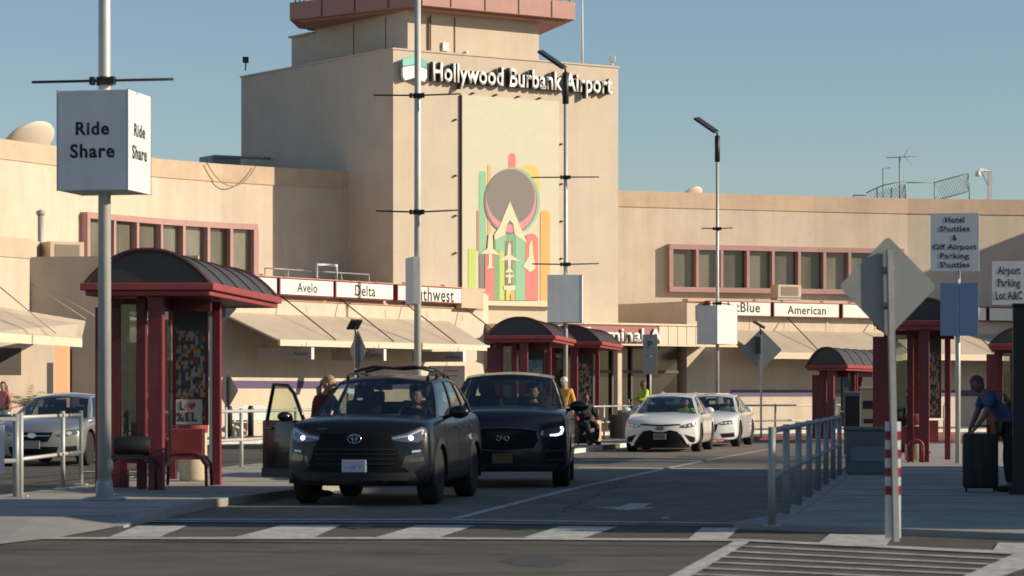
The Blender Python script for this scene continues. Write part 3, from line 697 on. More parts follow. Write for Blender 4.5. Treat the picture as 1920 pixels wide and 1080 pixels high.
class Car:
    """local frame: nose at y=0 looking to -y, +y towards the tail"""
    def __init__(s, name, label, cat_, loc, yaw, sp, group=None):
        s.sp = sp; s.root = thing(name, label, cat_, loc, yaw, group); s.shell()
    def shell(s):
        sp = s.sp; ys = np.unique(np.concatenate([np.linspace(0, .3, 8), np.linspace(.3, sp['L'] - .3, 60), np.linspace(sp['L'] - .3, sp['L'], 8)]))
        S = np.array(sp['st']); w, zb, zt, cr = [smooth1(np.interp(ys, S[:, 0], S[:, k])) for k in (1, 2, 3, 4)]
        bow, rake = sp.get('bow', .24), sp.get('rake', .10)
        def F_(x, z, W): return bow * min(1, abs(x) / W) ** 2.6 + rake * ((z - .52) / .5) ** 2
        L = sp['L']; bm = bmesh.new(); rings = []
        for y, w_, b_, t_, c_ in zip(ys, w, zb, zt, cr):
            h = t_ - b_
            half = cat([(0, b_), (.55 * w_, b_), (.86 * w_, b_ + .01), (.965 * w_, b_ + .08), (w_, b_ + .3 * h), (w_ * .998, b_ + .55 * h), (w_ * .985, b_ + .76 * h), (w_ * .955, t_ - .065), (w_ * .885, t_ - .008), (w_ * .7, t_ + .35 * c_), (w_ * .35, t_ + .85 * c_), (0, t_ + c_)], 4)
            kf = max(0, 1 - y / 1.0) ** 1.3; kr = max(0, 1 - (L - y) / .9) ** 1.3
            prof = [(x, z) for x, z in half] + [(-x, z) for x, z in half[-2:0:-1]]
            rings.append([bm.verts.new((x, y + kf * F_(x, z, w_) - kr * F_(x, z, w_) * .8, z)) for x, z in prof])
        n = len(rings[0])
        for a, b in zip(rings, rings[1:]):
            for j in range(n): bm.faces.new((a[j], b[j], b[(j + 1) % n], a[(j + 1) % n]))
        for end, sgn_ in ((0, 1), (-1, -1)):
            rg = rings[end]; w_, b_, t_ = w[end], zb[end], zt[end]; zc = (b_ + t_) / 2; prev = rg
            for t in (.8, .6, .4, .2):
                cur = []
                for v in rg:
                    x, z = v.co.x * t, zc + (v.co.z - zc) * t
                    y = (F_(x, z, w_) if end == 0 else L - F_(x, z, w_) * .8); cur.append(bm.verts.new((x, y, z)))
                for j in range(n): bm.faces.new((prev[j], prev[(j + 1) % n], cur[(j + 1) % n], cur[j]))
                prev = cur
            bm.faces.new(prev)
        bmesh.ops.recalc_face_normals(bm, faces=bm.faces)
        s.bvh = BVHTree.FromBMesh(bm)
        me = bpy.data.meshes.new('body'); bm.to_mesh(me); bm.free(); me.materials.append(sp['paint']); me.materials.append(clad)
        tmp = bpy.data.objects.new('body', me); COL.objects.link(tmp)
        cut = MB()
        for ay in (sp['fo'], sp['fo'] + sp['wb']):
            for sd in (-1, 1):
                x0, x1 = sorted((sd * (sp['W'] - .32), sd * (sp['W'] + .2)))
                cut.lathe([(sp['R'] + .055, x0), (sp['R'] + .055, x1)], 32, Matrix.Translation((0, ay, sp['R'])), axis='X')
        co = cut.build('cutter', [clad])
        md = tmp.modifiers.new('b', 'BOOLEAN'); md.operation = 'DIFFERENCE'; md.object = co; md.solver = 'EXACT'
        try: md.material_mode = 'TRANSFER'
        except Exception: pass
        dg = bpy.context.evaluated_depsgraph_get(); dg.update()
        nm = bpy.data.meshes.new_from_object(tmp.evaluated_get(dg)); tmp.modifiers.clear()
        bpy.data.objects.remove(co); bpy.data.objects.remove(tmp)
        nm.name = 'body'; nm.shade_smooth(); nm.set_sharp_from_angle(angle=R(42))
        o = bpy.data.objects.new('body', nm); COL.objects.link(o); o.parent = s.root; s.body = o
        # wheels
        for ay in (sp['fo'], sp['fo'] + sp['wb']):
            for sd in (-1, 1): s.wheel(sd, ay)
        s.house()
    def wheel(s, sd, ay):
        sp = s.sp; r = sp['R']; wd = sp.get('tw', .225); x0 = s.sp['W'] - .02 - wd
        t = MB(); t.lathe([(r * .64, 0), (r * .93, 0), (r, .03), (r, wd - .03), (r * .93, wd), (r * .64, wd)], 36, axis='X')
        o = t.build('wheel', tyre_m, s.root); o.location = (sd * x0, ay, r)
        if sd < 0: o.rotation_euler.z = pi
        m = MB(); m.lathe([(r * .66, .02), (r * .66, wd - .02), (r * .60, wd - .012), (r * .58, wd - .07), (.02, wd - .10)], 30, axis='X')
        for k in range(5):
            a = 2 * pi * k / 5 + .3
            M = Matrix.Rotation(a, 4, 'X')
            m.box(wd - .06, wd - .012, -.035, .035, .03, r * .62, M=M)
        m.lathe([(.06, wd - .06), (.055, wd - .008)], 14, axis='X')
        m.build('rim', rim_m, o)
    # --- surfaces of the upper body
    def house(s):
        sp = s.sp; g = sp['g']
        c = g['cowl']; h = g['head']; r = g['roof']; b = g['base']      # each (y, z, half width)
        zc = g.get('crown', .05); bw = g.get('bow', .16); bb = g.get('bulge', .03)
        ty = g.get('top', (0.5 * (h[0] + r[0]), max(h[1], r[1]) + .04))
        def rail(u, sd=1):
            y = h[0] + (r[0] - h[0]) * u; k = 4 * u * (1 - u)
            z = h[1] + (r[1] - h[1]) * u + k * (ty[1] - .5 * (h[1] + r[1])); wv = h[2] + (r[2] - h[2]) * u + .015 * k
            return Vector((sd * wv, y, z))
        def belt(u, sd=1):
            y = c[0] + (b[0] - c[0]) * u; z = c[1] + (b[1] - c[1]) * u; wv = c[2] + (b[2] - c[2]) * u + .03 * 4 * u * (1 - u); return Vector((sd * wv, y, z - .01))
        def side(u, v, sd=1):
            p = belt(u, sd).lerp(rail(u, sd), v); p.x += sd * bb * 4 * v * (1 - v) * .6; return p
        def ws(u, v):          # u -1..1
            k = 1 - u * u
            lo = Vector((u * c[2], c[0] - bw * k, c[1] + .01)); hi = Vector((u * h[2], h[0] - bw * .5 * k, h[1] + zc * k)); return lo.lerp(hi, v) + Vector((0, -.03 * 4 * v * (1 - v), .0))
        def bk(u, v):
            k = 1 - u * u
            lo = Vector((u * b[2], b[0] + .08 * k, b[1])); hi = Vector((u * r[2], r[0] + .05 * k, r[1] + zc * k)); return lo.lerp(hi, v)
        def rf(a, t):
            p = rail(t); u = 2 * a - 1; k = 1 - u * u
            y = p.y - bw * .5 * k * (1 - t) ** 3 + .05 * k * t ** 3
            return Vector((u * p.x, y, p.z + zc * k))
        s.side = side; s.ws = ws; s.rail = rail; s.rf = rf
        P = sp['paint']
        MB().grid(rf, 18, 24).build('roof', P if not sp.get('roof_m') else sp['roof_m'], s.root, smooth=True)
        # frames: pillars and window surrounds
        def slab(mb, fn, u0, u1, v0, v1, n, m, th):
            A = [[fn(u0 + (u1 - u0) * i / n, v0 + (v1 - v0) * j / m) for j in range(m + 1)] for i in range(n + 1)]
            vs = [[mb.bm.verts.new(p) for p in row] for row in A]
            vt = [[mb.bm.verts.new(p + th) for p in row] for row in A]
            for i in range(n):
                for j in range(m):
                    mb.bm.faces.new((vs[i][j], vs[i + 1][j], vs[i + 1][j + 1], vs[i][j + 1])); mb.bm.faces.new((vt[i][j], vt[i][j + 1], vt[i + 1][j + 1], vt[i + 1][j]))
            for i in range(n):
                mb.bm.faces.new((vs[i][0], vt[i][0], vt[i + 1][0], vs[i + 1][0])); mb.bm.faces.new((vs[i][m], vs[i + 1][m], vt[i + 1][m], vt[i][m]))
            for j in range(m):
                mb.bm.faces.new((vs[0][j], vs[0][j + 1], vt[0][j + 1], vt[0][j])); mb.bm.faces.new((vs[n][j], vt[n][j], vt[n][j + 1], vs[n][j + 1]))
        s.slab = slab
        for sd in (-1, 1):
            th = Vector((-sd * .035, 0, 0)); fn = lambda u, v: side(u, v, sd)
            us = g.get('pil', [(0, .055), (.42, .47), (.76, .80), (.93, 1)])
            if sd == -1 and sp.get('open_right'): pass
            mb = MB()
            for a, b_ in us: slab(mb, fn, a, b_, 0, 1, 2, 6, th)
            slab(mb, fn, .055, .93, .93, 1, 16, 1, th); slab(mb, fn, .055, .93, 0, .05, 16, 1, th)
            mb.build('pillar_frame', P if not sp.get('pillar_m') else sp['pillar_m'], s.root, smooth=40)
            for (a, b_) in zip(us, us[1:]):
                if sd == -1 and sp.get('open_right') and a[0] == 0: continue
                MB().grid(lambda i, j: side(a[1] + (b_[0] - a[1]) * i, .05 + .88 * j, sd) + th * .4, 6, 6).build('side_window', sglass, s.root, smooth=True)
        th = Vector((0, .02, -.02))
        mb = MB(); slab(mb, ws, -1, -.955, 0, 1, 1, 8, th); slab(mb, ws, .955, 1, 0, 1, 1, 8, th); slab(mb, ws, -.955, .955, .95, 1, 14, 1, th)
        mb.build('windscreen_frame', P, s.root, smooth=40)
        MB().grid(lambda i, j: ws(-.955 + 1.91 * i, .0 + .95 * j) + Vector((0, .006, 0)), 16, 8).build('windscreen', wglass, s.root, smooth=True)
        mb = MB(); slab(mb, bk, -1, -.9, 0, 1, 1, 6, Vector((0, -.03, 0))); slab(mb, bk, .9, 1, 0, 1, 1, 6, Vector((0, -.03, 0))); slab(mb, bk, -.9, .9, .88, 1, 8, 1, Vector((0, -.03, 0))); slab(mb, bk, -.9, .9, 0, .08, 8, 1, Vector((0, -.03, 0)))
        mb.build('tailgate_frame', P, s.root, smooth=40)
        MB().grid(lambda i, j: bk(-.9 + 1.8 * i, .08 + .8 * j) + Vector((0, -.01, 0)), 10, 6).build('rear_window', sglass, s.root, smooth=True)
        # cowl, dashboard, seats
        it = MB()
        zf = c[1] - .30
        it.box(-c[2] * .9, c[2] * .9, c[0] + .12, c[0] + .5, c[1] - .12, c[1] + .03, bev=.02)
        it.build('dashboard', seat_m, s.root)
        sy = h[0] + sp.get('seat', .35)
        for x in (-.37, .37):
            st_ = MB(); st_.box(x - .24, x + .24, sy, sy + .14, c[1] - .15, c[1] + .22, bev=.05); st_.box(x - .13, x + .13, sy + .02, sy + .12, c[1] + .25, c[1] + .43, bev=.04)
            st_.box(x - .02, x + .02, sy + .05, sy + .08, c[1] + .2, c[1] + .28); st_.build('seat', seat_m, s.root, smooth=40)
        rs = MB(); rs.box(-.62, .62, sy + .95, sy + 1.1, c[1] - .1, c[1] + .2, bev=.05)
        for x in (-.4, .4): rs.box(x - .12, x + .12, sy + .97, sy + 1.06, c[1] + .19, c[1] + .34, bev=.03)
        rs.build('rear_seat', seat_m, s.root, smooth=40)
        sw = MB(); a = [(.37 + .18 * cos(t), c[0] + .62 + .06 * sin(t), c[1] + .02 + .17 * sin(t)) for t in np.linspace(0, 2 * pi, 20)]
        sw.tube(a, .016, 6, cap=False); sw.build('steering_wheel', seat_m, s.root)
        mr = MB(); mr.box(-.12, .12, h[0] - .16, h[0] - .13, h[1] - .10, h[1] - .03, bev=.012); mr.build('inner_mirror', black_p, s.root)
        s.sy = sy; s.cz = c[1]
    def patch(s, name, poly, ax='front', off=.004, m=None, th=.02, parent=None, step=.05, wrap=None):
        """polygon laid on the body, following its curve"""
        bm = bmesh.new()
        vs = [bm.verts.new((p[0], p[1], 0)) for p in poly]; bm.faces.new(vs)
        lo = [min(p[k] for p in poly) for k in (0, 1)]; hi = [max(p[k] for p in poly) for k in (0, 1)]
        for k in (0, 1):
            t = lo[k] + step
            while t < hi[k] - 1e-4:
                n = (1, 0, 0) if k == 0 else (0, 1, 0)
                bmesh.ops.bisect_plane(bm, geom=bm.verts[:] + bm.edges[:] + bm.faces[:], plane_co=(t, 0, 0) if k == 0 else (0, t, 0), plane_no=n); t += step
        d = {'front': Vector((0, 1, 0)), 'left': Vector((1, 0, 0)), 'right': Vector((-1, 0, 0)), 'top': Vector((0, 0, -1)), 'rear': Vector((0, -1, 0))}[ax]
        last = None; miss = []
        for v in bm.verts:
            a, b = v.co.x, v.co.y
            o = {'front': Vector((a, -3, b)), 'left': Vector((-3, a, b)), 'right': Vector((3, a, b)), 'top': Vector((a, b, 4)), 'rear': Vector((a, 9, b))}[ax]
            hit = s.bvh.ray_cast(o, d)
            if hit[0] is None: miss.append(v); v.co = o; continue
            v.co = hit[0] - d * off
        good = [v for v in bm.verts if v not in miss]
        for v in miss:
            q = min(good, key=lambda g: (g.co.x - v.co.x) ** 2 * (ax != 'left' and ax != 'right') + (g.co.z - v.co.z) ** 2 + (g.co.y - v.co.y) ** 2 * (ax in ('left', 'right', 'top')))
            if ax in ('front', 'rear'): v.co.y = q.co.y
            elif ax == 'top': v.co.z = q.co.z
            else: v.co.x = q.co.x
        be = [e for e in bm.edges if e.is_boundary]
        r = bmesh.ops.extrude_edge_only(bm, edges=be)
        for g in r['geom']:
            if isinstance(g, bmesh.types.BMVert): g.co += d * th
        bmesh.ops.recalc_face_normals(bm, faces=bm.faces)
        me = bpy.data.meshes.new(name); bm.to_mesh(me); bm.free(); me.materials.append(m)
        me.shade_smooth(); me.set_sharp_from_angle(angle=R(35))
        ob = bpy.data.objects.new(name, me); COL.objects.link(ob); ob.parent = parent or s.root; return ob
    def both(s, name, poly, **k):
        a = s.patch(name, poly, **k); b = s.patch(name, [(-x, z) for x, z in poly][::-1], **k); return a, b
    def sides(s, name, poly, **k): return s.patch(name, poly, ax='right', **k), s.patch(name, poly[::-1], ax='left', **k)
    def surf(s, x, z): 
        h = s.bvh.ray_cast(Vector((x, -3, z)), Vector((0, 1, 0))); return h[0].y if h[0] is not None else .1
    def mirrors(s, z, y, m, w=.20):
        for sd in (-1, 1):
            x = s.sp['W'] - .06
            mb = MB(); mb.ball((sd * (x + .17), y, z), w * .55, .075, .085, 16); 
            mb.tube([(sd * (x - .05), y + .03, z - .08), (sd * (x + .1), y, z - .03)], .025, 8)
            o = mb.build('wing_mirror', m, s.root, smooth=True)
            MB().ball((sd * (x + .17), y + .05, z), w * .46, .03, .068, 12).build('mirror_glass', dchrome, o)
    def doors(s, y0, y1, y2, z0, z1, hm):
        gm = MATS['grille_black']
        for ax in ('right', 'left'):
            for y in (y0, y1, y2): s.patch('door_gap', [(y, z0), (y + .012, z0), (y + .012, z1), (y, z1)], ax=ax, m=gm, off=.002, th=.01, step=.06)
            for y in (y1 - .26, y2 - .26): s.patch('door_handle', [(y, z1 - .12), (y + .2, z1 - .115), (y + .2, z1 - .085), (y, z1 - .09)], ax=ax, m=hm, off=.03, th=.04)
    def arches(s):
        sp = s.sp
        for ay in (sp['fo'], sp['fo'] + sp['wb']):
            for sd in (-1, 1):
                r0, r1 = sp['R'] + .035, sp['R'] + .115; mb = MB()
                def fn(i, j):
                    a = R(-12) + R(204) * i; rr = r0 + (r1 - r0) * [0, 1, 1, 0][j] ; xx = sp['W'] + (.018 if j < 2 else -.05) - (.02 if j in (1,) else 0)
                    return Vector((sd * xx, ay + rr * cos(a), sp['R'] + rr * sin(a)))
                rings = [[mb.bm.verts.new(fn(i / 24, j)) for j in range(4)] for i in range(25)]
                for i in range(24):
                    for j in range(4): mb.bm.faces.new((rings[i][j], rings[i + 1][j], rings[i + 1][(j + 1) % 4], rings[i][(j + 1) % 4]))
                mb.build('wheel_arch', clad, s.root, smooth=50)

# ---- dark suv in front, passenger door open
suv = dict(L=4.6, W=.93, R=.365, fo=.93, wb=2.69, paint=blackp, pillar_m=blackp, open_right=True, bow=.20, rake=.07, tw=.24,
           st=[(0, .80, .30, .93, .02), (.05, .86, .27, .985, .03), (.14, .90, .25, 1.03, .04), (.4, .925, .24, 1.06, .05), (.93, .93, .24, 1.085, .055), (1.3, .93, .24, 1.10, .04), (2.2, .93, .25, 1.10, .0), (3.2, .93, .25, 1.13, 0), (3.9, .93, .27, 1.15, 0), (4.45, .90, .33, 1.13, 0), (4.6, .84, .40, 1.05, 0)],
           g=dict(cowl=(1.28, 1.09, .80), head=(2.02, 1.545, .615), roof=(4.0, 1.53, .60), base=(4.45, 1.14, .76), crown=.055, top=(2.8, 1.60), pil=[(0, .06), (.37, .41), (.70, .745), (.93, 1)]))
c1 = Car('suv', 'black suv with lit headlamps, roof rails and its passenger door standing open', 'suv', (-1.95, 34.95, .004), 8.5, suv)
c1.patch('grille', [(-.47, .80), (-.52, .74), (-.60, .46), (-.52, .42), (.52, .42), (.60, .46), (.52, .74), (.47, .80), (.44, .90), (-.44, .90)], m=grille_m, off=.012)
gb = MB()
for z in np.arange(.47, .76, .045): pass
for z in (.52, .58, .64, .70): c1.patch('grille_bar', [(-.5, z), (.5, z), (.5, z + .012), (-.5, z + .012)], m=clad, off=.02, th=.02)
c1.patch('bumper_lower', [(-.72, .42), (-.80, .27), (.80, .27), (.72, .42)], m=clad, off=.016)
c1.patch('skid_plate', [(-.42, .275), (.42, .275), (.36, .33), (-.36, .33)], m=mat('skid', (.05, .05, .055), .4, metal=.4), off=.03)
for hl in c1.both('headlamp', [(.44, .825), (.58, .80), (.76, .79), (.84, .84), (.855, .95), (.80, .985), (.62, .90), (.45, .86)], m=lens_m, off=.01):
    sg = 1 if hl.data.vertices[0].co.x > 0 else -1
    c1.patch('daylight_strip', [(sg * x, z) for x, z in [(.47, .845), (.64, .878), (.79, .955), (.83, .95), (.82, .885), (.80, .885), (.805, .935), (.65, .862), (.47, .836)]][::sg], m=lampo, off=.018, parent=hl)
    lb_ = MB(); yy = c1.surf(sg * .68, .845); lb_.ball((sg * .68, yy - .01, .845), .036, .02, .03, 14); lb_.build('lamp', lampw, hl)
for fp_ in c1.both('bumper_panel', [(.62, .62), (.82, .66), (.86, .52), (.70, .40), (.58, .50)], m=mat('gloss_panel', (.03, .03, .035), .1, coat=1.), off=.012): pass
c1.both('fog_lamp', [(.70, .665), (.80, .675), (.80, .70), (.70, .69)], m=lampo, off=.02)
em = MB()
yv = c1.surf(0, .835) - .03
for rx, rz in ((.085, .055), (.052, .03), (.025, .055)): em.tube([(rx * cos(t), yv, .835 + rz * sin(t) + (.022 if rx == .052 else 0)) for t in np.linspace(0, 2 * pi, 24)], .006, 6, cap=False)
em.build('emblem', mat('emblem_blue', (.35, .45, .55), .25, metal=.8), c1.root)
def plate(c, x, z, m, txt, tm, off=.02, w=.305, h=.152):
    y = c.surf(x, z) - off
    p = MB().box(x - w / 2, x + w / 2, y - .012, y + .03, z - h / 2, z + h / 2, bev=.004).build('number_plate', m, c.root)
    if txt: lettering(txt, tm, p, (x, y - .013, z - .01), w=w * .72, h=h * .42, depth=.003, name='plate_marks')
plate(c1, 0, .50, plate_w, '- -V V', mat('plate_ink', (.16, .18, .30), .6))
c1.mirrors(1.16, 1.62, blackp, .24); c1.arches()
c1.doors(1.36, 2.36, 3.38, .40, 1.07, dchrome)
c1.sides('sill', [(1.36, .26), (3.2, .26), (3.2, .40), (1.36, .40)], m=clad, off=.02)
for sd in (-1, 1):
    pts = [c1.rf(.5 + sd * .43, t) + Vector((0, 0, .055 * min(1, 8 * t * (1.0 - t)))) for t in np.linspace(.08, .97, 14)]
    rr = MB(); rr.tube(pts, .02, 8)
    for t in (.09, .42, .72, .96): p = c1.rf(.5 + sd * .43, t); rr.tube([p, p + Vector((0, 0, .05))], .022, 6)
    rr.build('roof_rail', black, c1.root)
for t in (.30, .66):
    a = c1.rf(.07, t); b = c1.rf(.93, t); k = Vector((0, 0, .085)); m_ = Vector((0, (a.y + b.y) / 2, max(a.z, b.z) + .125))
    MB().tube([a + k, a.lerp(m_, .5) + Vector((0, 0, .085)), m_, b.lerp(m_, .5) + Vector((0, 0, .085)), b + k], .02, 8).build('cross_bar', black, c1.root)
# open door on the kerb side
dE = bpy.data.objects.new('open_door', None); COL.objects.link(dE); dE.parent = c1.root; dE.location = (-.90, 1.34, 0); dE.rotation_euler.z = R(44)
dm = MB(); dm.box(-.05, .05, 0, 1.06, .30, 1.05, bev=.03); dmo = dm.build('door', blackp, dE, smooth=40)
fr = MB(); fr.tube([(0, .06, 1.03), (.06, .42, 1.40), (.09, .62, 1.50), (.09, .98, 1.52), (.02, 1.04, 1.04)], .026, 8, sq=False); fr.build('window_frame', blackp, dmo)
MB().face([(0, .10, 1.04), (.02, 1.02, 1.04), (.085, .97, 1.50), (.085, .62, 1.48), (.06, .42, 1.37)])
wg = MB(); wg.face([(0, .10, 1.04), (.02, 1.02, 1.04), (.085, .97, 1.50), (.085, .62, 1.48), (.06, .42, 1.37)]); wg.build('door_glass', glass_mat('door_glass', (.72, .80, .62), .25), dmo)
wm = MB(); wm.ball((-.15, .30, 1.10), .11, .07, .065, 14); wm.tube([(-.04, .3, 1.06), (-.12, .3, 1.1)], .025, 8); wm.build('wing_mirror', blackp, dmo, smooth=True)
MB().box(-.075, -.05, .78, .98, .93, .96, bev=.008).build('door_handle', dchrome, dmo)
MB().box(-.065, -.05, .02, 1.04, .30, .42).build('door_trim', clad, dmo)
# remove the kerb side mirror duplicated by the open door
for ch in list(c1.root.children):
    if ch.name.startswith('wing_mirror') and ch.data.vertices[0].co.x < 0:
        for g2 in list(ch.children): bpy.data.objects.remove(g2)
        bpy.data.objects.remove(ch)

# ---- second dark suv
qx = dict(L=5.0, W=.985, R=.385, fo=.95, wb=2.90, paint=navyp, bow=.24, rake=.06, tw=.25,
          st=[(0, .84, .28, 1.0, .03), (.05, .90, .25, 1.06, .04), (.15, .95, .24, 1.10, .05), (.45, .98, .24, 1.13, .055), (.95, .985, .24, 1.16, .06), (1.4, .985, .24, 1.17, .04), (2.4, .985, .25, 1.16, 0), (3.6, .985, .25, 1.18, 0), (4.3, .98, .27, 1.2, 0), (4.85, .95, .33, 1.18, 0), (5.0, .9, .4, 1.1, 0)],
          g=dict(cowl=(1.36, 1.15, .85), head=(2.16, 1.64, .66), roof=(4.3, 1.62, .64), base=(4.8, 1.18, .8), crown=.06, top=(3, 1.685)))
c2 = Car('suv', 'midnight blue suv with one lit crescent headlamp behind the black suv', 'suv', (-.14, 41.75, .004), 2.5, qx)
c2.patch('grille', [(-.50, .86), (-.53, .70), (-.46, .58), (0, .545), (.46, .58), (.53, .70), (.50, .86), (.25, .885), (0, .895), (-.25, .885)], m=grille_m, off=.012)
def rim_patch(c, name, outer, k, m, off, cx=0, cz=.72):
    o = outer; n = len(o)
    for i in range(n):
        a, b = o[i], o[(i + 1) % n]; sh = lambda p: (cx + (p[0] - cx) * k, cz + (p[1] - cz) * k)
        yield c.patch(name, [a, b, sh(b), sh(a)], m=m, off=off, th=.03)
grim = MB()
ol = [(-.50, .86), (-.53, .70), (-.46, .58), (0, .545), (.46, .58), (.53, .70), (.50, .86), (.25, .885), (0, .895), (-.25, .885), (-.50, .86)]
dense = [(ol[i][0] + (ol[i + 1][0] - ol[i][0]) * t, ol[i][1] + (ol[i + 1][1] - ol[i][1]) * t) for i in range(len(ol) - 1) for t in (0, .25, .5, .75)]; dense.append(dense[0])
grim.tube([(x, c2.surf(x, z) - .02, z) for x, z in dense], .014, 6, cap=False); grim.build('grille_surround', dchrome, c2.root)
for hl in c2.both('headlamp', [(.55, .775), (.72, .755), (.88, .79), (.91, .90), (.84, .925), (.60, .86)], m=lens_m, off=.01):
    sg = 1 if hl.data.vertices[0].co.x > 0 else -1
    c2.patch('daylight_strip', [(sg * x, z) for x, z in [(.70, .775), (.80, .772), (.875, .80), (.90, .87), (.875, .915), (.845, .905), (.865, .865), (.845, .82), (.79, .80), (.70, .795)]][::sg], m=lampw, off=.02, parent=hl)
    c2.patch('lamp_strip', [(sg * x, z) for x, z in [(.56, .80), (.58, .78), (.60, .84), (.58, .855)]][::sg], m=lampo, off=.018, parent=hl)
for z, w_ in ((.54, .0), (.40, .02)): c2.both('bumper_trim', [(.63 + w_, z), (.90, z + .01), (.93, z + .035), (.62 + w_, z + .025)], m=dchrome, off=.02)
c2.both('fog_recess', [(.66, .43), (.89, .44), (.91, .53), (.64, .53)], m=grille_m, off=.008)
em = MB(); yv = c2.surf(0, .735) - .03
for sgn_ in (-1, 1): em.tube([(sgn_ * x, yv, .735 + z) for x, z in ((.015, .035), (.03, .035), (.045, -.03), (.06, -.035), (.095, -.01), (.095, .025), (.06, .04))], .008, 6)
em.tube([(-.03, yv, .70), (0, yv, .765), (.03, yv, .70)], .008, 6)
em.build('emblem', chrome, c2.root)
plate(c2, 0, .44, plate_y, '', None)
c2.patch('bumper_lower', [(-.80, .36), (-.84, .27), (.84, .27), (.80, .36)], m=clad, off=.014)
c2.mirrors(1.21, 1.72, navyp, .27); c2.doors(1.5, 2.6, 3.7, .42, 1.11, dchrome)

# ---- white saloons further back
sal = dict(L=4.88, W=.92, R=.335, fo=.97, wb=2.82, paint=whitep, bow=.26, rake=.09,
           st=[(0, .76, .20, .66, .02), (.05, .83, .185, .72, .03), (.15, .88, .18, .775, .04), (.45, .91, .18, .84, .05), (.97, .92, .17, .90, .055), (1.4, .92, .17, .93, .04), (2.4, .92, .18, .94, 0), (3.6, .92, .18, .97, 0), (4.3, .91, .2, 1.0, .01), (4.75, .87, .28, 1.0, .01), (4.88, .8, .36, .93, 0)],
           g=dict(cowl=(1.36, .93, .78), head=(2.22, 1.325, .57), roof=(3.45, 1.33, .56), base=(4.25, 1.0, .72), crown=.05, top=(2.8, 1.385), pil=[(0, .07), (.40, .44), (.72, .75), (.86, 1)]))
c3 = Car('saloon_car', 'white saloon with a black wide mouthed grille at the head of the far queue', 'car', (gx(1237, 68.1), 68.1, .004), 9.5, sal)
c3.patch('grille', [(-.42, .50), (-.70, .13), (-.6, .10), (.6, .10), (.70, .13), (.42, .50), (.20, .545), (-.20, .545)], m=grille_m, off=.012)
c3.patch('grille_slit', [(-.48, .685), (-.5, .66), (-.2, .635), (.2, .635), (.5, .66), (.48, .685), (0, .665)], m=grille_m, off=.012)
c3.patch('nose_bar', [(-.47, .65), (-.22, .60), (-.08, .535), (.08, .535), (.22, .60), (.47, .65), (.30, .56), (.10, .49), (-.10, .49), (-.30, .56)][::-1], m=whitep, off=.03)
c3.patch('emblem', [(.09 * cos(t), .585 + .055 * sin(t)) for t in np.linspace(0, 2 * pi, 16, endpoint=False)], m=dchrome, off=.03)
for hl in c3.both('headlamp', [(.47, .60), (.62, .58), (.82, .62), (.86, .73), (.70, .70), (.50, .645)], m=lens_m, off=.01):
    sg = 1 if hl.data.vertices[0].co.x > 0 else -1
    for x in (.60, .70, .79): c3.patch('lamp', [(sg * (x + .03 * cos(t)), .635 + .012 * (x - .6) * 10 + .025 * sin(t)) for t in np.linspace(0, 2 * pi, 10, endpoint=False)], m=lampo, off=.016, parent=hl)
for f_ in c3.both('air_scoop', [(.55, .44), (.82, .36), (.84, .22), (.68, .26)], m=grille_m, off=.012): pass
c3.both('scoop_fin', [(.50, .46), (.56, .45), (.70, .24), (.74, .15), (.66, .16)], m=whitep, off=.035)
plate(c3, 0, .38, mat('plate_grey', (.22, .22, .23), .5), 'VY 4K', ink)
c3.mirrors(1.0, 1.72, whitep, .21); c3.doors(1.45, 2.5, 3.5, .33, .87, whitep)
c4 = Car('saloon_car', 'white saloon half hidden behind the one with the wide grille', 'car', (gx(1316, 75.0), 75.0, .004), 11.5, dict(sal))
for hl in c4.both('headlamp', [(.42, .62), (.55, .58), (.82, .62), (.86, .72), (.55, .69)], m=lens_m, off=.01):
    sg = 1 if hl.data.vertices[0].co.x > 0 else -1
    for x in (.52, .62, .72, .80): c4.patch('lamp', [(sg * (x + .035 * cos(t)), .635 + .004 * (x - .5) * 10 + .03 * sin(t)) for t in np.linspace(0, 2 * pi, 10, endpoint=False)], m=lampo, off=.016, parent=hl)
c4.patch('grille', [(-.42, .60), (-.36, .40), (.36, .40), (.42, .60), (0, .63)], m=grille_m, off=.012)
c4.both('fog_recess', [(.50, .34), (.82, .36), (.84, .27), (.54, .25)], m=grille_m, off=.012)
c4.both('fog_trim', [(.48, .365), (.84, .385), (.84, .365), (.5, .345)], m=chrome, off=.016)
c4.mirrors(1.0, 1.72, whitep, .21); c4.doors(1.45, 2.5, 3.5, .33, .87, whitep)
qw = dict(sal)
c5 = Car('estate_car', 'white car at the back of the far queue with only its railed roof showing', 'car', (gx(1246, 82), 82, .004), 12, qw)
for sd in (-1, 1):
    MB().tube([c5.rf(.5 + sd * .43, t) + Vector((0, 0, .06 * min(1, 8 * t * (1 - t)))) for t in np.linspace(.06, .97, 12)], .02, 8).build('roof_rail', galv, c5.root)
c5.mirrors(1.0, 1.72, whitep, .21)
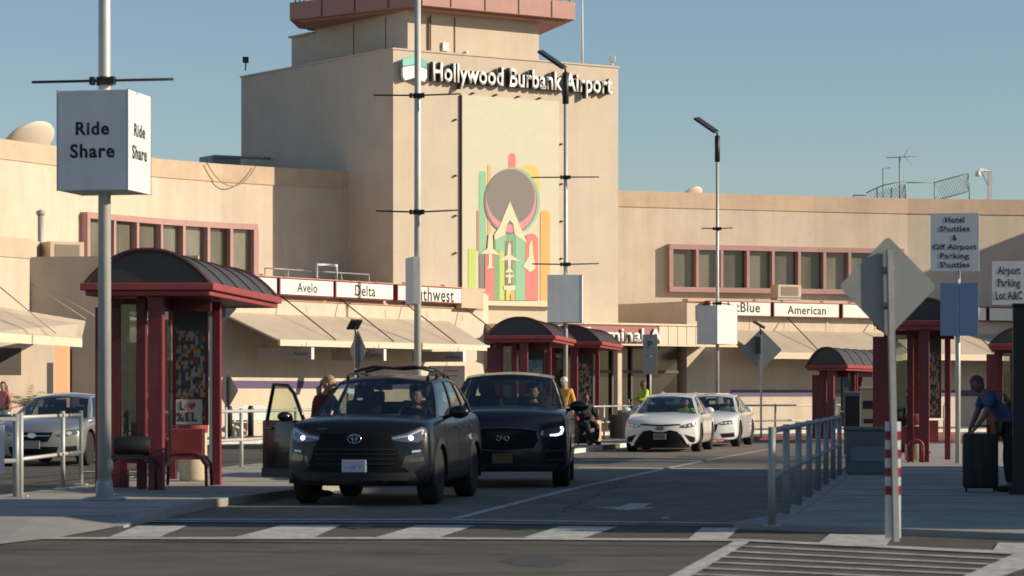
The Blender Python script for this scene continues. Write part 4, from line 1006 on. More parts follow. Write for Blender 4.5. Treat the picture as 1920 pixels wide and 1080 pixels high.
# ---- silver saloon on the road behind the left island
ss = dict(sal); ss['paint'] = silverp
c6 = Car('saloon_car', 'silver saloon behind the left railing on the far side of the shelter', 'car', (gx(60, 54.5), 54.5, .004), 6, ss)
c6.patch('grille', [(-.40, .66), (-.30, .48), (.30, .48), (.40, .66)], m=grille_m, off=.012)
c6.patch('grille_bar', [(-.34, .585), (.34, .585), (.34, .60), (-.34, .60)], m=chrome, off=.02)
c6.patch('emblem', [(.09 * cos(t), .60 + .05 * sin(t)) for t in np.linspace(0, 2 * pi, 16, endpoint=False)], m=chrome, off=.03)
for hl in c6.both('headlamp', [(.44, .60), (.56, .56), (.82, .63), (.86, .74), (.62, .70)], m=lens_m, off=.01):
    sg = 1 if hl.data.vertices[0].co.x > 0 else -1
    c6.patch('lamp', [(sg * (.68 + .05 * cos(t)), .64 + .035 * sin(t)) for t in np.linspace(0, 2 * pi, 12, endpoint=False)], m=lampo, off=.016, parent=hl)
c6.patch('bumper_intake', [(-.5, .38), (-.44, .22), (.44, .22), (.5, .38)], m=grille_m, off=.012)
c6.both('fog_recess', [(.60, .38), (.80, .40), (.82, .28), (.62, .26)], m=grille_m, off=.01)
plate(c6, 0, .42, mat('plate_grey', (.22, .22, .23), .5), '', None)
c6.mirrors(1.0, 1.72, silverp, .21); c6.doors(1.45, 2.5, 3.5, .33, .87, silverp)
# ================================================================== poles, signs, street furniture
def light_pole(name, label, px, D, yaw, ztop, r, bars, box=None, lamp=None, base_z=.10, group='tall light poles along the left island'):
    x = gx(px, D); t = thing(name, label, 'light pole', (x, D, base_z), yaw, group); zz = lambda z: z - base_z
    p = MB(); p.tube([(0, 0, .02), (0, 0, zz(ztop) * .5), (0, 0, zz(ztop))], [r, r * .93, r * .82], 16); p.build('pole', pole_m, t)
    b = MB(); b.lathe([(.01, 0), (.26, 0), (.26, .03), (r * 1.35, .05), (r * 1.25, .22), (r * 1.02, .26)], 24); b.build('base_flange', galv, t)
    hc = MB(); hc.ball((r * .9, -.02, .42), .05, .05, .09, 10); hc.build('hand_hole_cover', pole_m, t)
    for z, w, sl_ in bars:
        c = MB(); c.tube([(-w / 2, -r, zz(z) + sl_), (-r, -r, zz(z)), (r, -r, zz(z)), (w / 2, -r, zz(z) + sl_)], .017, 8)
        co = c.build('banner_bar', black, t)
        k = MB(); k.lathe([(r * 1.05, -.05), (r * 1.25, -.05), (r * 1.25, .05), (r * 1.05, .05)], 16, Matrix.Translation((0, 0, zz(z))), cap=False)
        for s_ in (-1, 1): k.box(s_ * (r + .05) - .03, s_ * (r + .05) + .03, -r - .03, -r + .05, zz(z) - .05, zz(z) + .05, bev=.01)
        k.build('bar_clamp', black, co)
    if box:
        w, d, z0, z1, byaw, m = box
        bo = MB(); M = Matrix.Rotation(-R(byaw), 4, 'Z')
        bo.box(-w / 2, w / 2, -d / 2, d / 2, zz(z0), zz(z1), bev=.008); o = bo.build('sign_box', m, t); o.rotation_euler.z = -R(byaw)
        e = MB()
        for (a, b_) in ((-w / 2, -d / 2), (w / 2, -d / 2), (w / 2, d / 2), (-w / 2, d / 2)): e.box(a - .006, a + .006, b_ - .006, b_ + .006, zz(z0) - .004, zz(z1) + .004)
        e.build('sign_edge', galv, o); t['sb'] = 1
        return t, o
    return t, None
def lamp_head(t, z, size=1.0, base_z=.10):
    z -= base_z
    b = MB(); b.lathe([(.05, z - .95 * size), (.085, z - .93 * size), (.085, z - .12 * size), (.05, z - .1 * size)], 14); b.build('battery', black, t)
    a = MB(); a.tube([(0, 0, z - .12), (-.02, 0, z + .02), (-.08, 0, z + .06)], .035, 8); ao = a.build('lamp_arm', black, t)
    M = Matrix.Translation((-.36 * size, 0, z + .24 * size)) @ Matrix.Rotation(R(35), 4, 'Y') @ Matrix.Rotation(R(10), 4, 'X')
    p = MB(); p.box(-.40 * size, .40 * size, -.30, .30, -.035, .035, bev=.01, M=M); p.build('solar_panel', black_p, t)
t1, b1 = light_pole('light_pole', 'nearest tall grey pole carrying a big white cube lettered ride share', 196, 34.5, 10.8, 10.2, .081, [(5.21, 1.80, .0)], (.89, .89, 3.85, 5.06, 0, sign_w))
z0 = (3.85 + 5.06) / 2 - .10
for k, (dx, dy, yw) in enumerate(((0, -.446, 0), (.446, 0, -90), (0, .446, 180), (-.446, 0, 90))):
    for txt, dz, wd in (('Ride', .14, .42), ('Share', -.13, .56)):
        lettering(txt, ink, b1, (dx, dy, z0 + dz), w=wd, bold=.028, depth=.003, yaw=yw, spacing=1.12)
lamp_head(t1, 10.3)
t2, b2 = light_pole('light_pole', 'tall grey pole in front of the airline signs with two black cross bars', 783, 59, 8, 11.4, .078, [(7.63, 1.84, .02), (5.20, 1.74, .03)])
bo = MB(); bo.box(-.34, .34, -.07, .07, 3.18, 4.15, bev=.01); bx = bo.build('sign_board', sign_w, t2); bx.rotation_euler.z = -R(66); bx.location = (-.09, -.10, 0)
sb_ = MB(); sb_.box(.341, .35, -.07, .07, 3.18, 4.15); sb_.build('board_edge', duct, bx)
lamp_head(t2, 11.6)
t3, b3 = light_pole('light_pole', 'grey pole with a solar lamp and white cube in front of the mural', 1060.5, 75, 6, 9.6, .06, [(7.16, 1.78, .0), (4.85, 1.78, .015)], (.90, .90, 3.30, 4.56, -2, sign_w))
lamp_head(t3, 10.05)
t4, b4 = light_pole('light_pole', 'grey pole with a solar lamp standing against the sky and a turned white cube', 1345, 90, 12, 9.3, .06, [(6.68, 1.0, .02), (4.3, .9, -.03)], (.90, .90, 3.0, 4.23, 37, sign_w))
lamp_head(t4, 9.75)

def diamond(label, px, py, D, half, yaw, base_z=.10, solar=False, lean=0., striped=False, pr=.03):
    t = thing('warning_sign', label, 'road sign', (gx(px, D), D, base_z), yaw, 'diamond road signs seen from behind')
    zc = gz(py, D) - base_z
    def rounded(n=5):
        r = half * .09; pts = []
        for k, (cx, cz) in enumerate(((half - r * 1.41, 0), (0, half - r * 1.41), (-(half - r * 1.41), 0), (0, -(half - r * 1.41)))):
            a0 = R(90 * k - 45)
            for j in range(n): a = a0 + R(90) * j / (n - 1); pts.append((cx + r * cos(a), zc + cz + r * sin(a)))
        return pts
    MB().vprism(rounded(), .05, .056).build('sign_plate', sign_back, t)
    fc = MB().vprism([(x * .96, zc + (z - zc) * .96) for x, z in rounded()], .0565, .058).build('sign_face', mat('sign_amber', (.75, .42, .03), .5), t)
    p = MB(); p.tube([(lean, 0, 0), (0, .0, zc + half * .72)], pr, 4, sq=True); p.build('post', galv, t)
    bt = MB()
    for z in (zc - half * .35, zc + half * .35): bt.box(-.05, .05, .015, .05, z - .02, z + .02)
    bt.build('bracket', galv, t)
    if solar:
        a = MB(); a.tube([(0, 0, zc + half * .7), (-.04, 0, zc + half + .10)], .02, 8); a.box(-.16, -.02, -.09, .02, zc - .12, zc + .38, M=None) if solar == 2 else None
        a.build('panel_arm', black, t)
        M = Matrix.Translation((-.06, 0, zc + half + .12)) @ Matrix.Rotation(R(-38 if solar == 1 else 30), 4, 'Y') @ Matrix.Rotation(R(0 if solar == 1 else 14), 4, 'X')
        MB().box(-.16 if solar == 1 else -.2, .16 if solar == 1 else .2, -.14, .14, -.02, .02, bev=.006, M=M).build('solar_panel', black_p, t)
    if striped:
        g = MB(); g.box(lean * .5 - .072 + .012, lean * .5 + .072 + .012, .03, .04, .03, 1.08); go = g.build('reflector_board', sign_w, t); go.rotation_euler.y = -math.atan2(lean, zc) * .0
        for k in range(4):
            z = .42 + k * .165; MB().box(lean * .5 - .073 + .012, lean * .5 + .073 + .012, .026, .042, z, z + .08).build('red_band', mat('band_red', (.30, .02, .03), .5), go)
    return t
diamond('big grey diamond sign seen from behind, its post banded red and white', 1668, 537, 25.5, .458, -9, .06, striped=True, lean=.06, pr=.026)
diamond('diamond sign edge on with a small solar panel left of the tall pole', 667, 657, 62, .45, 62, solar=1)
diamond('grey diamond sign with a tilted solar panel beside the far railing', 1427, 656, 84, .63, 0, solar=2)
diamond('grey diamond sign half hidden under the near shelter roof', 396, 578, 47, .43, 4)
diamond('low dark diamond sign behind the near shelter right post', 424, 732, 82, .55, 50, .12)

def board_sign(name, label, px, D, yaw, base_z, boards, ptop, pr=.035, pm=None):
    t = thing(name, label, 'sign', (gx(px, D), D, base_z), yaw)
    p = MB(); p.tube([(0, 0, 0), (0, 0, ptop - base_z)], pr, 12); p.build('post', pm or pole_m, t)
    for (dx, w, z0, z1, m, lines, th) in boards:
        b = MB(); b.box(dx - w / 2, dx + w / 2, -.07, -.045, z0 - base_z, z1 - base_z, bev=.004); bo_ = b.build('sign_plate', m, t)
        n = len(lines)
        for i, (tx, tw_) in enumerate(lines):
            if tx: lettering(tx, ink, bo_, (dx, -.0705, z1 - base_z - (z1 - z0) * (i + .75) / (n + .5) - (.018 if any(c in tx for c in 'gpy') else 0)), w=w * tw_, h=(z1 - z0) / n * (.72 if any(c in tx for c in 'gpy') else .58), bold=.02, depth=.003)
    return t
sky_tint = mat('sky_tint_sign', (.16, .25, .40), .5)  # blue of the reflected sky put into the panels' colour
hs = board_sign('shuttle_sign', 'white sign for hotel shuttles on a grey post over panels tinted with sky reflection', 1796, 54.8, 6, .06,
                [(-.06, .93, 3.78, 4.91, sign_w, [('Hotel', .40), ('Shuttles', .62), ('&', .09), ('Off Airport', .92), ('Parking', .60), ('Shuttles', .62)], 1), (-.17, .34, 2.53, 3.56, sky_tint, [], 1), (.21, .36, 2.53, 3.56, sky_tint, [], 1)], 3.8, .05)
board_sign('parking_sign', 'white sign for airport parking lots cut by the right edge of the picture', 1908, 60, 6, .06,
           [(-.18, .72, 3.3, 4.22, sign_w, [('Airport', .66), ('Parking', .66), ('Lot A&C', .78)], 1)], 3.4, .05, black)
sg_ = board_sign('parking_rule_sign', 'narrow grey two part sign on a post above the far white cars', 1219, 82, 4, .10,
           [(0, .42, 2.52, 3.14, sign_back, [], 1), (0, .42, 1.98, 2.50, sign_back, [], 1)], 3.0, .03)
lettering('P', ink, sg_, (0, -.071, 2.75), h=.2, depth=.003)
lettering('2 HOUR', ink, sg_, (0, -.071, 2.2), w=.3, depth=.003) if False else None

# airline signs along the left front
def airline(label, parent_o, ang, x0, x1, text, frac, z0=4.5, z1=5.06, dx=0.):
    p = Vector(parent_o) + tdir(ang) * x0
    t = thing('airline_sign', label, 'sign', (p.x, p.y, 0), -ang, 'lit airline sign boxes along the terminal roof edge'); w = x1 - x0
    MB().box(0, w, -.36, -.11, z0, z1, bev=.012).build('sign_case', maroon, t)
    f = MB().box(.05, w - .05, -.372, -.361, z0 + .045, z1 - .045).build('sign_face', sign_face, t)
    if text: lettering(text, ink, t, (w / 2 + dx, -.373, (z0 + z1) / 2), w=w * frac, bold=.012, depth=.003, spacing=1.08)
    br = MB()
    for k in (.2, .8): br.tube([(w * k, -.2, z1), (w * k, -.15, z1 + .07), (w * k, .0, z1 + .07)], .02, 6)
    br.build('bracket', pink, t)
    return t
for (a, b, tx, fr_, lab) in ((428, 517, '', 0, 'blank white sign box behind the near shelter roof'), (521, 623, 'Avelo', .37, 'white sign box with a five letter airline name beginning with A'), (626, 735, 'Delta', .35, 'white sign box with a five letter airline name beginning with D'), (742, 863, 'Southwest', .74, 'white airline sign box half covered by the tall grey pole')):
    airline(lab, LB_O, LB_A, lb(a, .3), lb(b, .3), tx, fr_)
bp_ = thing('fascia_board', 'plain tan board at the right end of the left airline signs', 'board', (LB_O.x, LB_O.y, 0), -LB_A)
MB().box(lb(864, .3), lb(905, .3), -.33, -.11, 4.38, 5.06, bev=.01).build('board', band_m, bp_)
for (a, b, tx, fr_, lab) in ((1328, 1444, 'JetBlue', .55, 'white airline sign box behind the turned white cube'), (1448, 1572, 'American', .58, 'white airline sign box with a long name right of the turned white cube'), (1577, 1690, '', 0, 'blank white sign box behind the big diamond sign'), (1694, 1848, '', 0, 'blank white sign box behind the sky tinted panels'), (1852, 1960, '', 0, 'blank white sign box at the right edge of the picture')):
    airline(lab, RB_O, RB_A, rbx(a, .3), rbx(b, .3), tx, fr_, 4.36, 4.94, .12 if tx == 'JetBlue' else 0)
# small signs hung under the left awning
for (px, lab, tx) in ((535, 'leftmost small sign hung under the left awning', 'Avelo'), (672, 'middle small sign hung under the left awning', 'Delta'), (822, 'small sign hung under the right end of the left awning', 'Southwest')):
    p = LB_O + lbn * 1.7 + lbd * lb(px, 1.7)
    t = thing('hanging_sign', lab, 'sign', (p.x, p.y, 2.9), 20, 'small signs hung under the left awning')
    MB().box(-.9, .9, -.09, .09, -.42, -.08, bev=.008).build('sign_case', mat('hang_shade_grey', (.30, .27, .24), .6), t)
    MB().box(.902, .915, -.10, .10, -.43, -.07).build('sunlit_end', sign_w, t)  # white end and grey case paint the sunlit end and shaded front
    lettering(tx, ink, t, (.55, -.092, -.25), h=.13, depth=.003, w=.5)
    h = MB()
    for x in (-.7, .7): h.tube([(x, 0, -.08), (x, 0, .08)], .015, 6)
    h.build('hanger', galv, t)
ib = LB_O + lbn * .9 + lbd * lb(838, .9)
t = thing('information_board', 'white information board under the right end of the left awning', 'sign', (ib.x, ib.y, .12), 18)
MB().box(-.65, .65, -.03, .03, 1.35, 2.25, bev=.006).build('board', mat('board_white', (.66, .60, .54), .6), t)
MB().box(-.65, .65, -.036, -.031, 1.42, 1.46).build('red_line', red_lt, t)
ln = MB()
for k, w in enumerate((.50, .46, .30)): ln.box(-w, w * .9, -.036, -.031, 2.06 - k * .17, 2.10 - k * .17)
ln.build('text_lines', mat('text_grey', (.3, .26, .24), .6), t)
lg = MB()
for x in (-.6, .6): lg.tube([(x, .04, 0), (x, .04, 2.2)], .03, 8)
lg.build('post', galv, t)

# ---- shelters
def poster_mat(name, seed, cols, scale=6):
    if name in MATS: return MATS[name]
    m = bpy.data.materials.new(name); m.use_nodes = True; nt = m.node_tree; b = nt.nodes['Principled BSDF']; b.inputs['Roughness'].default_value = .25
    tc = nt.nodes.new('ShaderNodeTexCoord'); mp = nt.nodes.new('ShaderNodeMapping'); mp.inputs['Location'].default_value = (seed, seed * 2, seed); mp.inputs['Scale'].default_value = (1.6, 1, 1)
    v = nt.nodes.new('ShaderNodeTexVoronoi'); v.inputs['Scale'].default_value = scale * 1.6; v.distance = 'CHEBYCHEV'; v.inputs['Randomness'].default_value = .45
    r = nt.nodes.new('ShaderNodeValToRGB'); r.color_ramp.interpolation = 'CONSTANT'
    el = r.color_ramp.elements
    while len(el) < len(cols): el.new(.5)
    for i, c in enumerate(cols): el[i].position = i / len(cols); el[i].color = (*c, 1)
    sp = nt.nodes.new('ShaderNodeSeparateColor')
    nt.links.new(tc.outputs['Object'], mp.inputs[0]); nt.links.new(mp.outputs[0], v.inputs['Vector']); nt.links.new(v.outputs['Color'], sp.inputs[0]); nt.links.new(sp.outputs[0], r.inputs[0]); nt.links.new(r.outputs[0], b.inputs['Base Color'])
    MATS[name] = m; return m
post_a = poster_mat('poster_racks', 3.1, [(.05, .06, .06), (.40, .38, .34), (.30, .06, .03), (.07, .09, .16), (.45, .30, .06), (.05, .05, .05), (.30, .28, .27)], 11)
post_b = poster_mat('poster_teal', 1.7, [(.10, .30, .34), (.14, .36, .40), (.35, .42, .42), (.08, .24, .30)], 3)
post_d = poster_mat('poster_sea', 2.2, [(.20, .48, .56), (.26, .55, .60), (.5, .6, .6), (.18, .42, .52)], 3)
post_c = poster_mat('poster_scene', 5.3, [(.10, .10, .08), (.18, .19, .16), (.07, .10, .07), (.3, .31, .28), (.05, .05, .05)], 4)
shg = glass_mat('shelter_glass', (.62, .66, .64), .9)
def shelter(label, loc, yaw, W=1.7, L=5.6, zr=2.62, arch=.45, s=1., detail=0, adv=None, rp=None):
    t = thing('bus_shelter', label, 'bus shelter', loc, yaw, 'red barrel roofed bus shelters'); hw = W / 2
    N = 20
    def prof(k, h=0.): a = pi * k / N; return (-hw * 1.0 * cos(a) * (1), zr + .16 + (arch + h) * sin(a) ** .9)
    rf = MB()
    o = [(-hw + W * k / N, zr + .16 + arch * (1 - abs(2 * k / N - 1) ** 2.3)) for k in range(N + 1)]
    rf.vprism([(x * .985, z) for x, z in o], .02, L - .02)
    rb = rf; rb.mi = 1
    y = .0
    for k_, y in enumerate(np.linspace(0, L, 6)):
        pts = [(x, y, z + .008) for x, z in o]; rb.tube(pts, .011 if k_ not in (0, 5) else .03, 6)
    ro = rf.build('roof', [roof_dk, mat('roof_rib_red', (.07, .03, .03), .5)], t, smooth=30)
    rm = MB()
    for z0, z1, e in ((zr + .07, zr + .17, .06), (zr, zr + .068, .0)):
        rm.box(-hw - e, hw + e, -e, .12, z0, z1, bev=.012); rm.box(-hw - e, hw + e, L - .12, L + e, z0, z1, bev=.012)
        rm.box(-hw - e, -hw + .12, .122, L - .122, z0, z1, bev=.012); rm.box(hw - .12, hw + e, .122, L - .122, z0, z1, bev=.012)
    rm.build('roof_rim', red_lt, t)
    MB().box(-hw + .12, hw - .12, .12, L - .12, zr + .02, zr + .05).build('soffit', maroon_d, t)
    def post(x0, x1, y0, y1, m=maroon, zt=None): MB().box(x0, x1, y0, y1, 0, zt or zr, bev=.01).build('post', m, t)
    post(-hw - .12, -hw + .24, 1.1, 1.22, zt=zr - .12)                    # broad left panel
    post(-hw + .24, -hw + .34, 1.1, 1.22, maroon_d)
    post(-.02, .18, .12, .30)                                             # front post
    post(-.27, -.14, .55, .66, maroon_d)
    post(hw - .42, hw - .30, 2.4, 2.52); post(-.32, -.2, L - .5, L - .38); post(-hw + .1, -hw + .22, L - .5, L - .38)
    bm_ = MB(); bm_.box(-hw + .1, hw - .2, 1.12, 1.2, zr - .18, zr - .002); bm_.box(.02, .12, .3, L - .4, zr - .16, zr - .002)
    bm_.build('beam', maroon_d, t)
    MB().box(-hw + .36, -.28, .58, .60, .72, zr - .1).build('glass_pane', shg, t)
    MB().box(-hw + .36, -.28, .62, .66, .72, 2.0).build('route_poster', rp or post_c, t)
    MB().box(-hw + .34, .16, .57, .68, .35, .70, bev=.01).build('skirting', red_lt, t)
    ap = MB(); ap.box(-.16, .36, 2.46, 2.54, .85, 2.55, bev=.01); apo = ap.build('advert_case', maroon, t)
    MB().box(-.10, .32, 2.452, 2.459, .90, 2.5).build('poster', adv or post_a, apo); MB().box(-.12, .34, 2.44, 2.4515, 2.2, 2.5).build('header_panel', mat('header_dark', (.05, .065, .06), .4), apo)
    MB().box(-.16, .30, 2.4, 2.56, .36, .80, bev=.01).build('skirting', red_lt, t)
    MB().box(-hw + .3, -hw + .33, 1.3, L - .5, .5, 2.4).build('glass_pane', shg, t)
    return t
SH1 = shelter('nearest red bus shelter with a dark barrel roof beside the ride share pole', (-4.90, 38.0, .10), 4.5, detail=1)
pl_ = MB(); pl_.box(-.10, .28, 2.43, 2.451, .86, 1.22, bev=.004); plo = pl_.build('placard', mat('placard', (.62, .58, .52), .5), SH1)
lettering('L', ink, plo, (.0, 2.4295, 1.13), h=.12, depth=.003, bold=.02); lettering('EL', ink, plo, (.13, 2.4295, .97), h=.13, depth=.003, bold=.03); lettering('%', ink, plo, (-.03, 2.4295, .97), h=.13, depth=.003, bold=.02)
hr = MB(); hr.vprism([(.13 + .06 * (16 * sin(a) ** 3) / 16, 1.13 + .06 * (13 * cos(a) - 5 * cos(2 * a) - 2 * cos(3 * a) - cos(4 * a)) / 16) for a in np.linspace(0, 2 * pi, 26, endpoint=False)], 2.426, 2.4295); hr.build('heart', mat('heart_red', (.5, .04, .04), .5), plo)
shelter('red bus shelter in the middle distance behind the midnight blue suv', (.20, 71.2, .10), 6.5, adv=post_b, rp=post_d)
shelter('red bus shelter hidden behind the middle one with only its roof edge clear', (1.64, 79.3, .10), 8)
shelter('large red bus shelter behind the big diamond sign on the right pavement', (8.02, 55.6, .06), 10)
shelter('far red bus shelter at the right edge behind the bending person', (14.4, 80, .06), 10, adv=post_b)
shelter('small red kiosk shelter with teal posters right of the far railing', (gx(1550, 84), 84, .06), 20, W=1.2, L=6.0, zr=2.05, arch=.52, adv=post_b, rp=post_d)

# ---- railings
def railing(label, pts, h, rails, m, r=.03, pr=.042, sq=False, group='grey metal railings along the pavements', base=.10):
    o = pts[0]; t = thing('railing', label, 'railing', (o[0], o[1], base), 0, group)
    for p in pts: 
        x, y = p[0] - o[0], p[1] - o[1]
        pm = MB(); pm.tube([(x, y, 0), (x, y, h)], pr, 12, sq=sq); pm.box(x - .09, x + .09, y - .09, y + .09, 0, .015); pm.build('post', m, t)
    for z in rails:
        rr = MB(); rr.tube([(p[0] - o[0], p[1] - o[1], z) for p in pts], r, 8); rr.build('rail', m, t)
    return t
railing('grey railing at the left end of the near island', [(-8.9, 30.0), (-7.6, 32.6), (-6.21, 35.4)], 1.05, (.98, .46), rail_m)
railing('pale railing stub beside the red panel of the near shelter', [(-6.21, 35.75), (-6.18, 38.9), (-6.16, 40.4)], 1.06, (1.0, .47), pole_m, r=.025, pr=.03)
railing('railing on the island between the near shelter and the black suv', [(-6.0, 44.0), (-5.45, 46.6), (-4.75, 49.6), (-4.05, 53), (-3.1, 57.5), (-2.0, 63)], 1.05, (1.0, .5), pole_m, r=.028, pr=.035)
railing('dark grey railing bordering the right pavement', [(2.62 + .154 * k * 2.55, 28.5 + k * 2.55) for k in range(8)], 1.0, (.96, .5), rail_m, r=.032, pr=.038, base=.06)
railing('pale railing along the red kerb behind the far white cars', [(6.7, 86.9), (8.3, 89.1), (9.9, 91.0), (11.6, 92.0), (14.2, 92.9)], 1.0, (.96, .48), pole_m, r=.028, pr=.035)
railing('railing behind the red shelter posts in the middle distance', [(2.0, 78), (2.65, 81.5), (3.6, 84.8)], 1.0, (.96, .5), pole_m, r=.025, pr=.03)

# ---- bins, benches, cabinets
def bin_(label, x, y, z, s=1.):
    t = thing('litter_bin', label, 'litter bin', (x, y, z), 0, 'cream litter bins with red tops')
    MB().lathe([(.01, 0), (.19, 0), (.21, .03), (.21, .70), (.2, .72)], 28).build('body', cream_b, t)
    MB().lathe([(.205, .72), (.225, .74), (.225, .90), (.20, .94), (.13, .93), (.12, .86), (.01, .86)], 28).build('lid', red_lt, t)
    return t
bin_('cream litter bin with a red top under the near shelter', gx(362, 42.3), 42.3, .10)
bin_('cream litter bin with a red top beside the right shelter post', gx(1716, 57.5), 57.5, .06)
def bench(label, x, y, z, yaw, w, m, n):
    t = thing('bench', label, 'bench', (x, y, z), yaw, 'curved metal benches at the near shelter')
    s_ = MB(); P = [(-w / 2, .02), (-w / 2 + .01, .32), (-w / 2 + .08, .42), (-w / 2 + .18, .46), (w / 2 - .18, .46), (w / 2 - .08, .42), (w / 2 - .01, .32), (w / 2, .02)]
    s_.vprism([(x_, z_) for x_, z_ in P[1:-1]] + [(x_ * .97, z_ - .03) for x_, z_ in P[1:-1]][::-1], -.22, .22); s_.build('seat', m, t, smooth=35)
    for yy in (-.2, .2):
        l = MB(); l.tube([(x_, yy, z_) for x_, z_ in P], .022, 8); l.build('leg', n, t)
    return t
bench('red curved bench seat beside the litter bin in the near shelter', -4.52, 39.3, .10, 4, .62, red_lt, maroon)
bench('dark curved bench behind the nearest pole in the near shelter', -5.12, 38.15, .10, 4, .72, mat('bench_dark', (.05, .03, .035), .5), black)
tb = tag(MB().lathe([(.02, -.25), (.11, -.24), (.135, -.18), (.14, 0), (.135, .18), (.11, .24), (.02, .25)], 18, Matrix.Translation((0, 0, .135)), axis='X').tube([(-.1, 0, .27), (-.08, 0, .34), (.08, 0, .34), (.1, 0, .27)], .012, 6).build('bag', black_p, None, smooth=35, loc=(-5.12, 38.15, .56)), 'dark holdall resting on the dark bench', 'bag')
t = thing('utility_cabinet', 'squat grey utility cabinet on the right pavement', 'cabinet', (gx(1630, 47), 47, .06), 8)
MB().box(-.40, .40, 0, .55, .02, .74, bev=.02).build('body', grey_b, t); MB().box(-.43, .43, -.03, .58, .74, .79, bev=.01).build('lid', grey_b, t)
MB().box(-.30, .26, -.012, -.001, .22, .46, bev=.004).build('label_plate', mat('plate_slate', (.22, .25, .28), .4), t)
t = thing('bike_hoop', 'red tubular hoop in front of the right litter bin', 'bike rack', (gx(1717, 55.5), 55.5, .06), 8)
for x, r_ in ((-.0, .15), (.03, .09)):
    MB().tube([(x - r_, 0, 0), (x - r_, 0, .30)] + [(x - r_ * cos(a), 0, .30 + r_ * sin(a)) for a in np.linspace(0, pi, 10)] + [(x + r_, 0, .30), (x + r_, 0, 0)], .02, 8).build('hoop', red_lt, t)
t = thing('ticket_machine', 'cream ticket machine behind the right railing', 'ticket machine', (gx(1628, 62), 62, .06), 10)
MB().box(-.17, .17, 0, .35, 0, 1.45, bev=.02).build('body', cream_b, t); MB().box(-.12, .10, -.012, -.001, 1.02, 1.2).build('screen', black, t); MB().box(-.2, .2, -.05, .4, 1.45, 1.5, bev=.01).build('hood', cream_b, t); MB().box(-.1, .1, -.012, -.001, .7, .8).build('slot', black, t)
t = thing('vending_cabinet', 'dark cabinet left of the cream ticket machine', 'cabinet', (gx(1598, 62.5), 62.5, .06), 10)
MB().box(-.19, .19, 0, .4, 0, 1.4, bev=.02).build('body', grey_b, t); MB().box(-.15, .15, -.01, -.001, .5, 1.3).build('door', black_p, t)
t = thing('pylon', 'slim black pylon at the right edge beside the bending person', 'pylon', (gx(1912, 37.6), 37.6, .06), 8)
MB().box(-.09, .16, -.06, .2, 0, 2.5, bev=.015).build('body', black_p, t); MB().box(-.14, .2, -.12, .26, 0, .06, bev=.01).build('base', black_p, t); MB().box(-.10, .17, -.07, .21, 2.5, 2.54, bev=.01).build('cap', black_p, t)
t = thing('park_bench', 'pale slatted bench against the terminal wall', 'bench', (0, 0, 0), 0)
bpos = LB_O + lbn * .7 + lbd * lb(482, .7); t.location = (bpos.x, bpos.y, .12); t.rotation_euler.z = R(30)
bs = MB()
for k in range(5): bs.box(-.7, .7, -.22 + k * .1, -.14 + k * .1, .42, .45)
bs.build('seat', sign_w, t)
bb = MB(); bb.vprism([(-.7, .5), (.7, .5), (.7, .82), (.3, .95), (-.3, .95), (-.7, .82)], .27, .30); bb.build('backrest', sign_w, t)
for x in (-.62, .62): MB().tube([(x, -.2, 0), (x, -.2, .42)], .03, 8).build('leg', sign_w, t); MB().tube([(x, .24, 0), (x, .28, .5)], .03, 8).build('leg', sign_w, t)
for i, px in enumerate((430, 470)):
    p = LB_O + lbn * 1.3 + lbd * lb(px, 1.3)
    t = thing('bollard', ('dark round topped bollard left of the pale bench', 'dark round topped bollard right in front of the pale bench')[i], 'bollard', (p.x, p.y, .12), 0, 'bollards along the terminal wall')
    MB().lathe([(.01, 0), (.09, 0), (.09, .85), (.07, .93), (.01, .95)], 16).build('post', black_p, t); MB().lathe([(.1, .0), (.13, 0), (.13, .03), (.1, .05)], 16, cap=False).build('collar', black_p, t)
# road works panel at the lower left edge of the frame
t = thing('barrier_board', 'pale board at the far left edge beside the silver car', 'board', (gx(2, 33), 33, .10), 0)
MB().box(-.25, .035, 0, .03, .36, .93, bev=.006).build('board', mat('board_pale', (.62, .55, .58), .5), t); MB().box(-.2, -.16, .035, .07, 0, 1.0).build('leg', galv, t)

# ---- things on the roofs
def dish(label, px, py, D, r, rot):
    t = thing('satellite_dish', label, 'satellite dish', (gx(px, D), D, gz(py, D) - .25), rot)
    d = MB(); 
    prof = [(.01, 0), (.35 * r, .03 * r), (.65 * r, .11 * r), (.85 * r, .20 * r), (r, .30 * r), (r, .33 * r), (.84 * r, .235 * r), (.64 * r, .145 * r), (.34 * r, .06 * r), (.01, .03 * r)]
    M = Matrix.Translation((0, 0, .15)) @ Matrix.Rotation(R(-42), 4, 'X')
    d.lathe(prof, 32, M, cap=False); d.build('reflector', mat('dish_cream', (.62, .54, .44), .6), t)
    MB().tube([(0, 0, -.9), (0, 0, .35)], .06, 8).build('mast', galv, t)
    return t
dish('big cream satellite dish on the left roof', 60, 272, 93, .95, -50)
dish('small pale dish just showing over the right roof', 1300, 366, 118, .5, -40)
def roof_unit(name, label, cat_, px0, px1, py0, py1, D, depth, yaw, m, grille=True):
    x = gx((px0 + px1) / 2, D); w = (px1 - px0) * D / F; z0, z1 = gz(py1, D), gz(py0, D)
    t = thing(name, label, cat_, (x, D, z0), yaw); MB().box(-w / 2, w / 2, 0, depth, 0, z1 - z0, bev=.02).build('casing', m, t)
    if grille:
        MB().box(-w * .36, w * .36, -.012, -.001, (z1 - z0) * .15, (z1 - z0) * .85).build('grille', mat('unit_grille', (.22, .18, .14), .7), t)
        MB().box(-w * .5, w * .5, .05, depth - .05, -.1, -.001).build('feet', galv, t)
    return t
roof_unit('air_conditioner', 'cream air conditioner on the low left roof', 'air conditioner', 92, 160, 453, 491, 87.5, .8, -30, mat('unit_cream', (.55, .44, .32), .7))
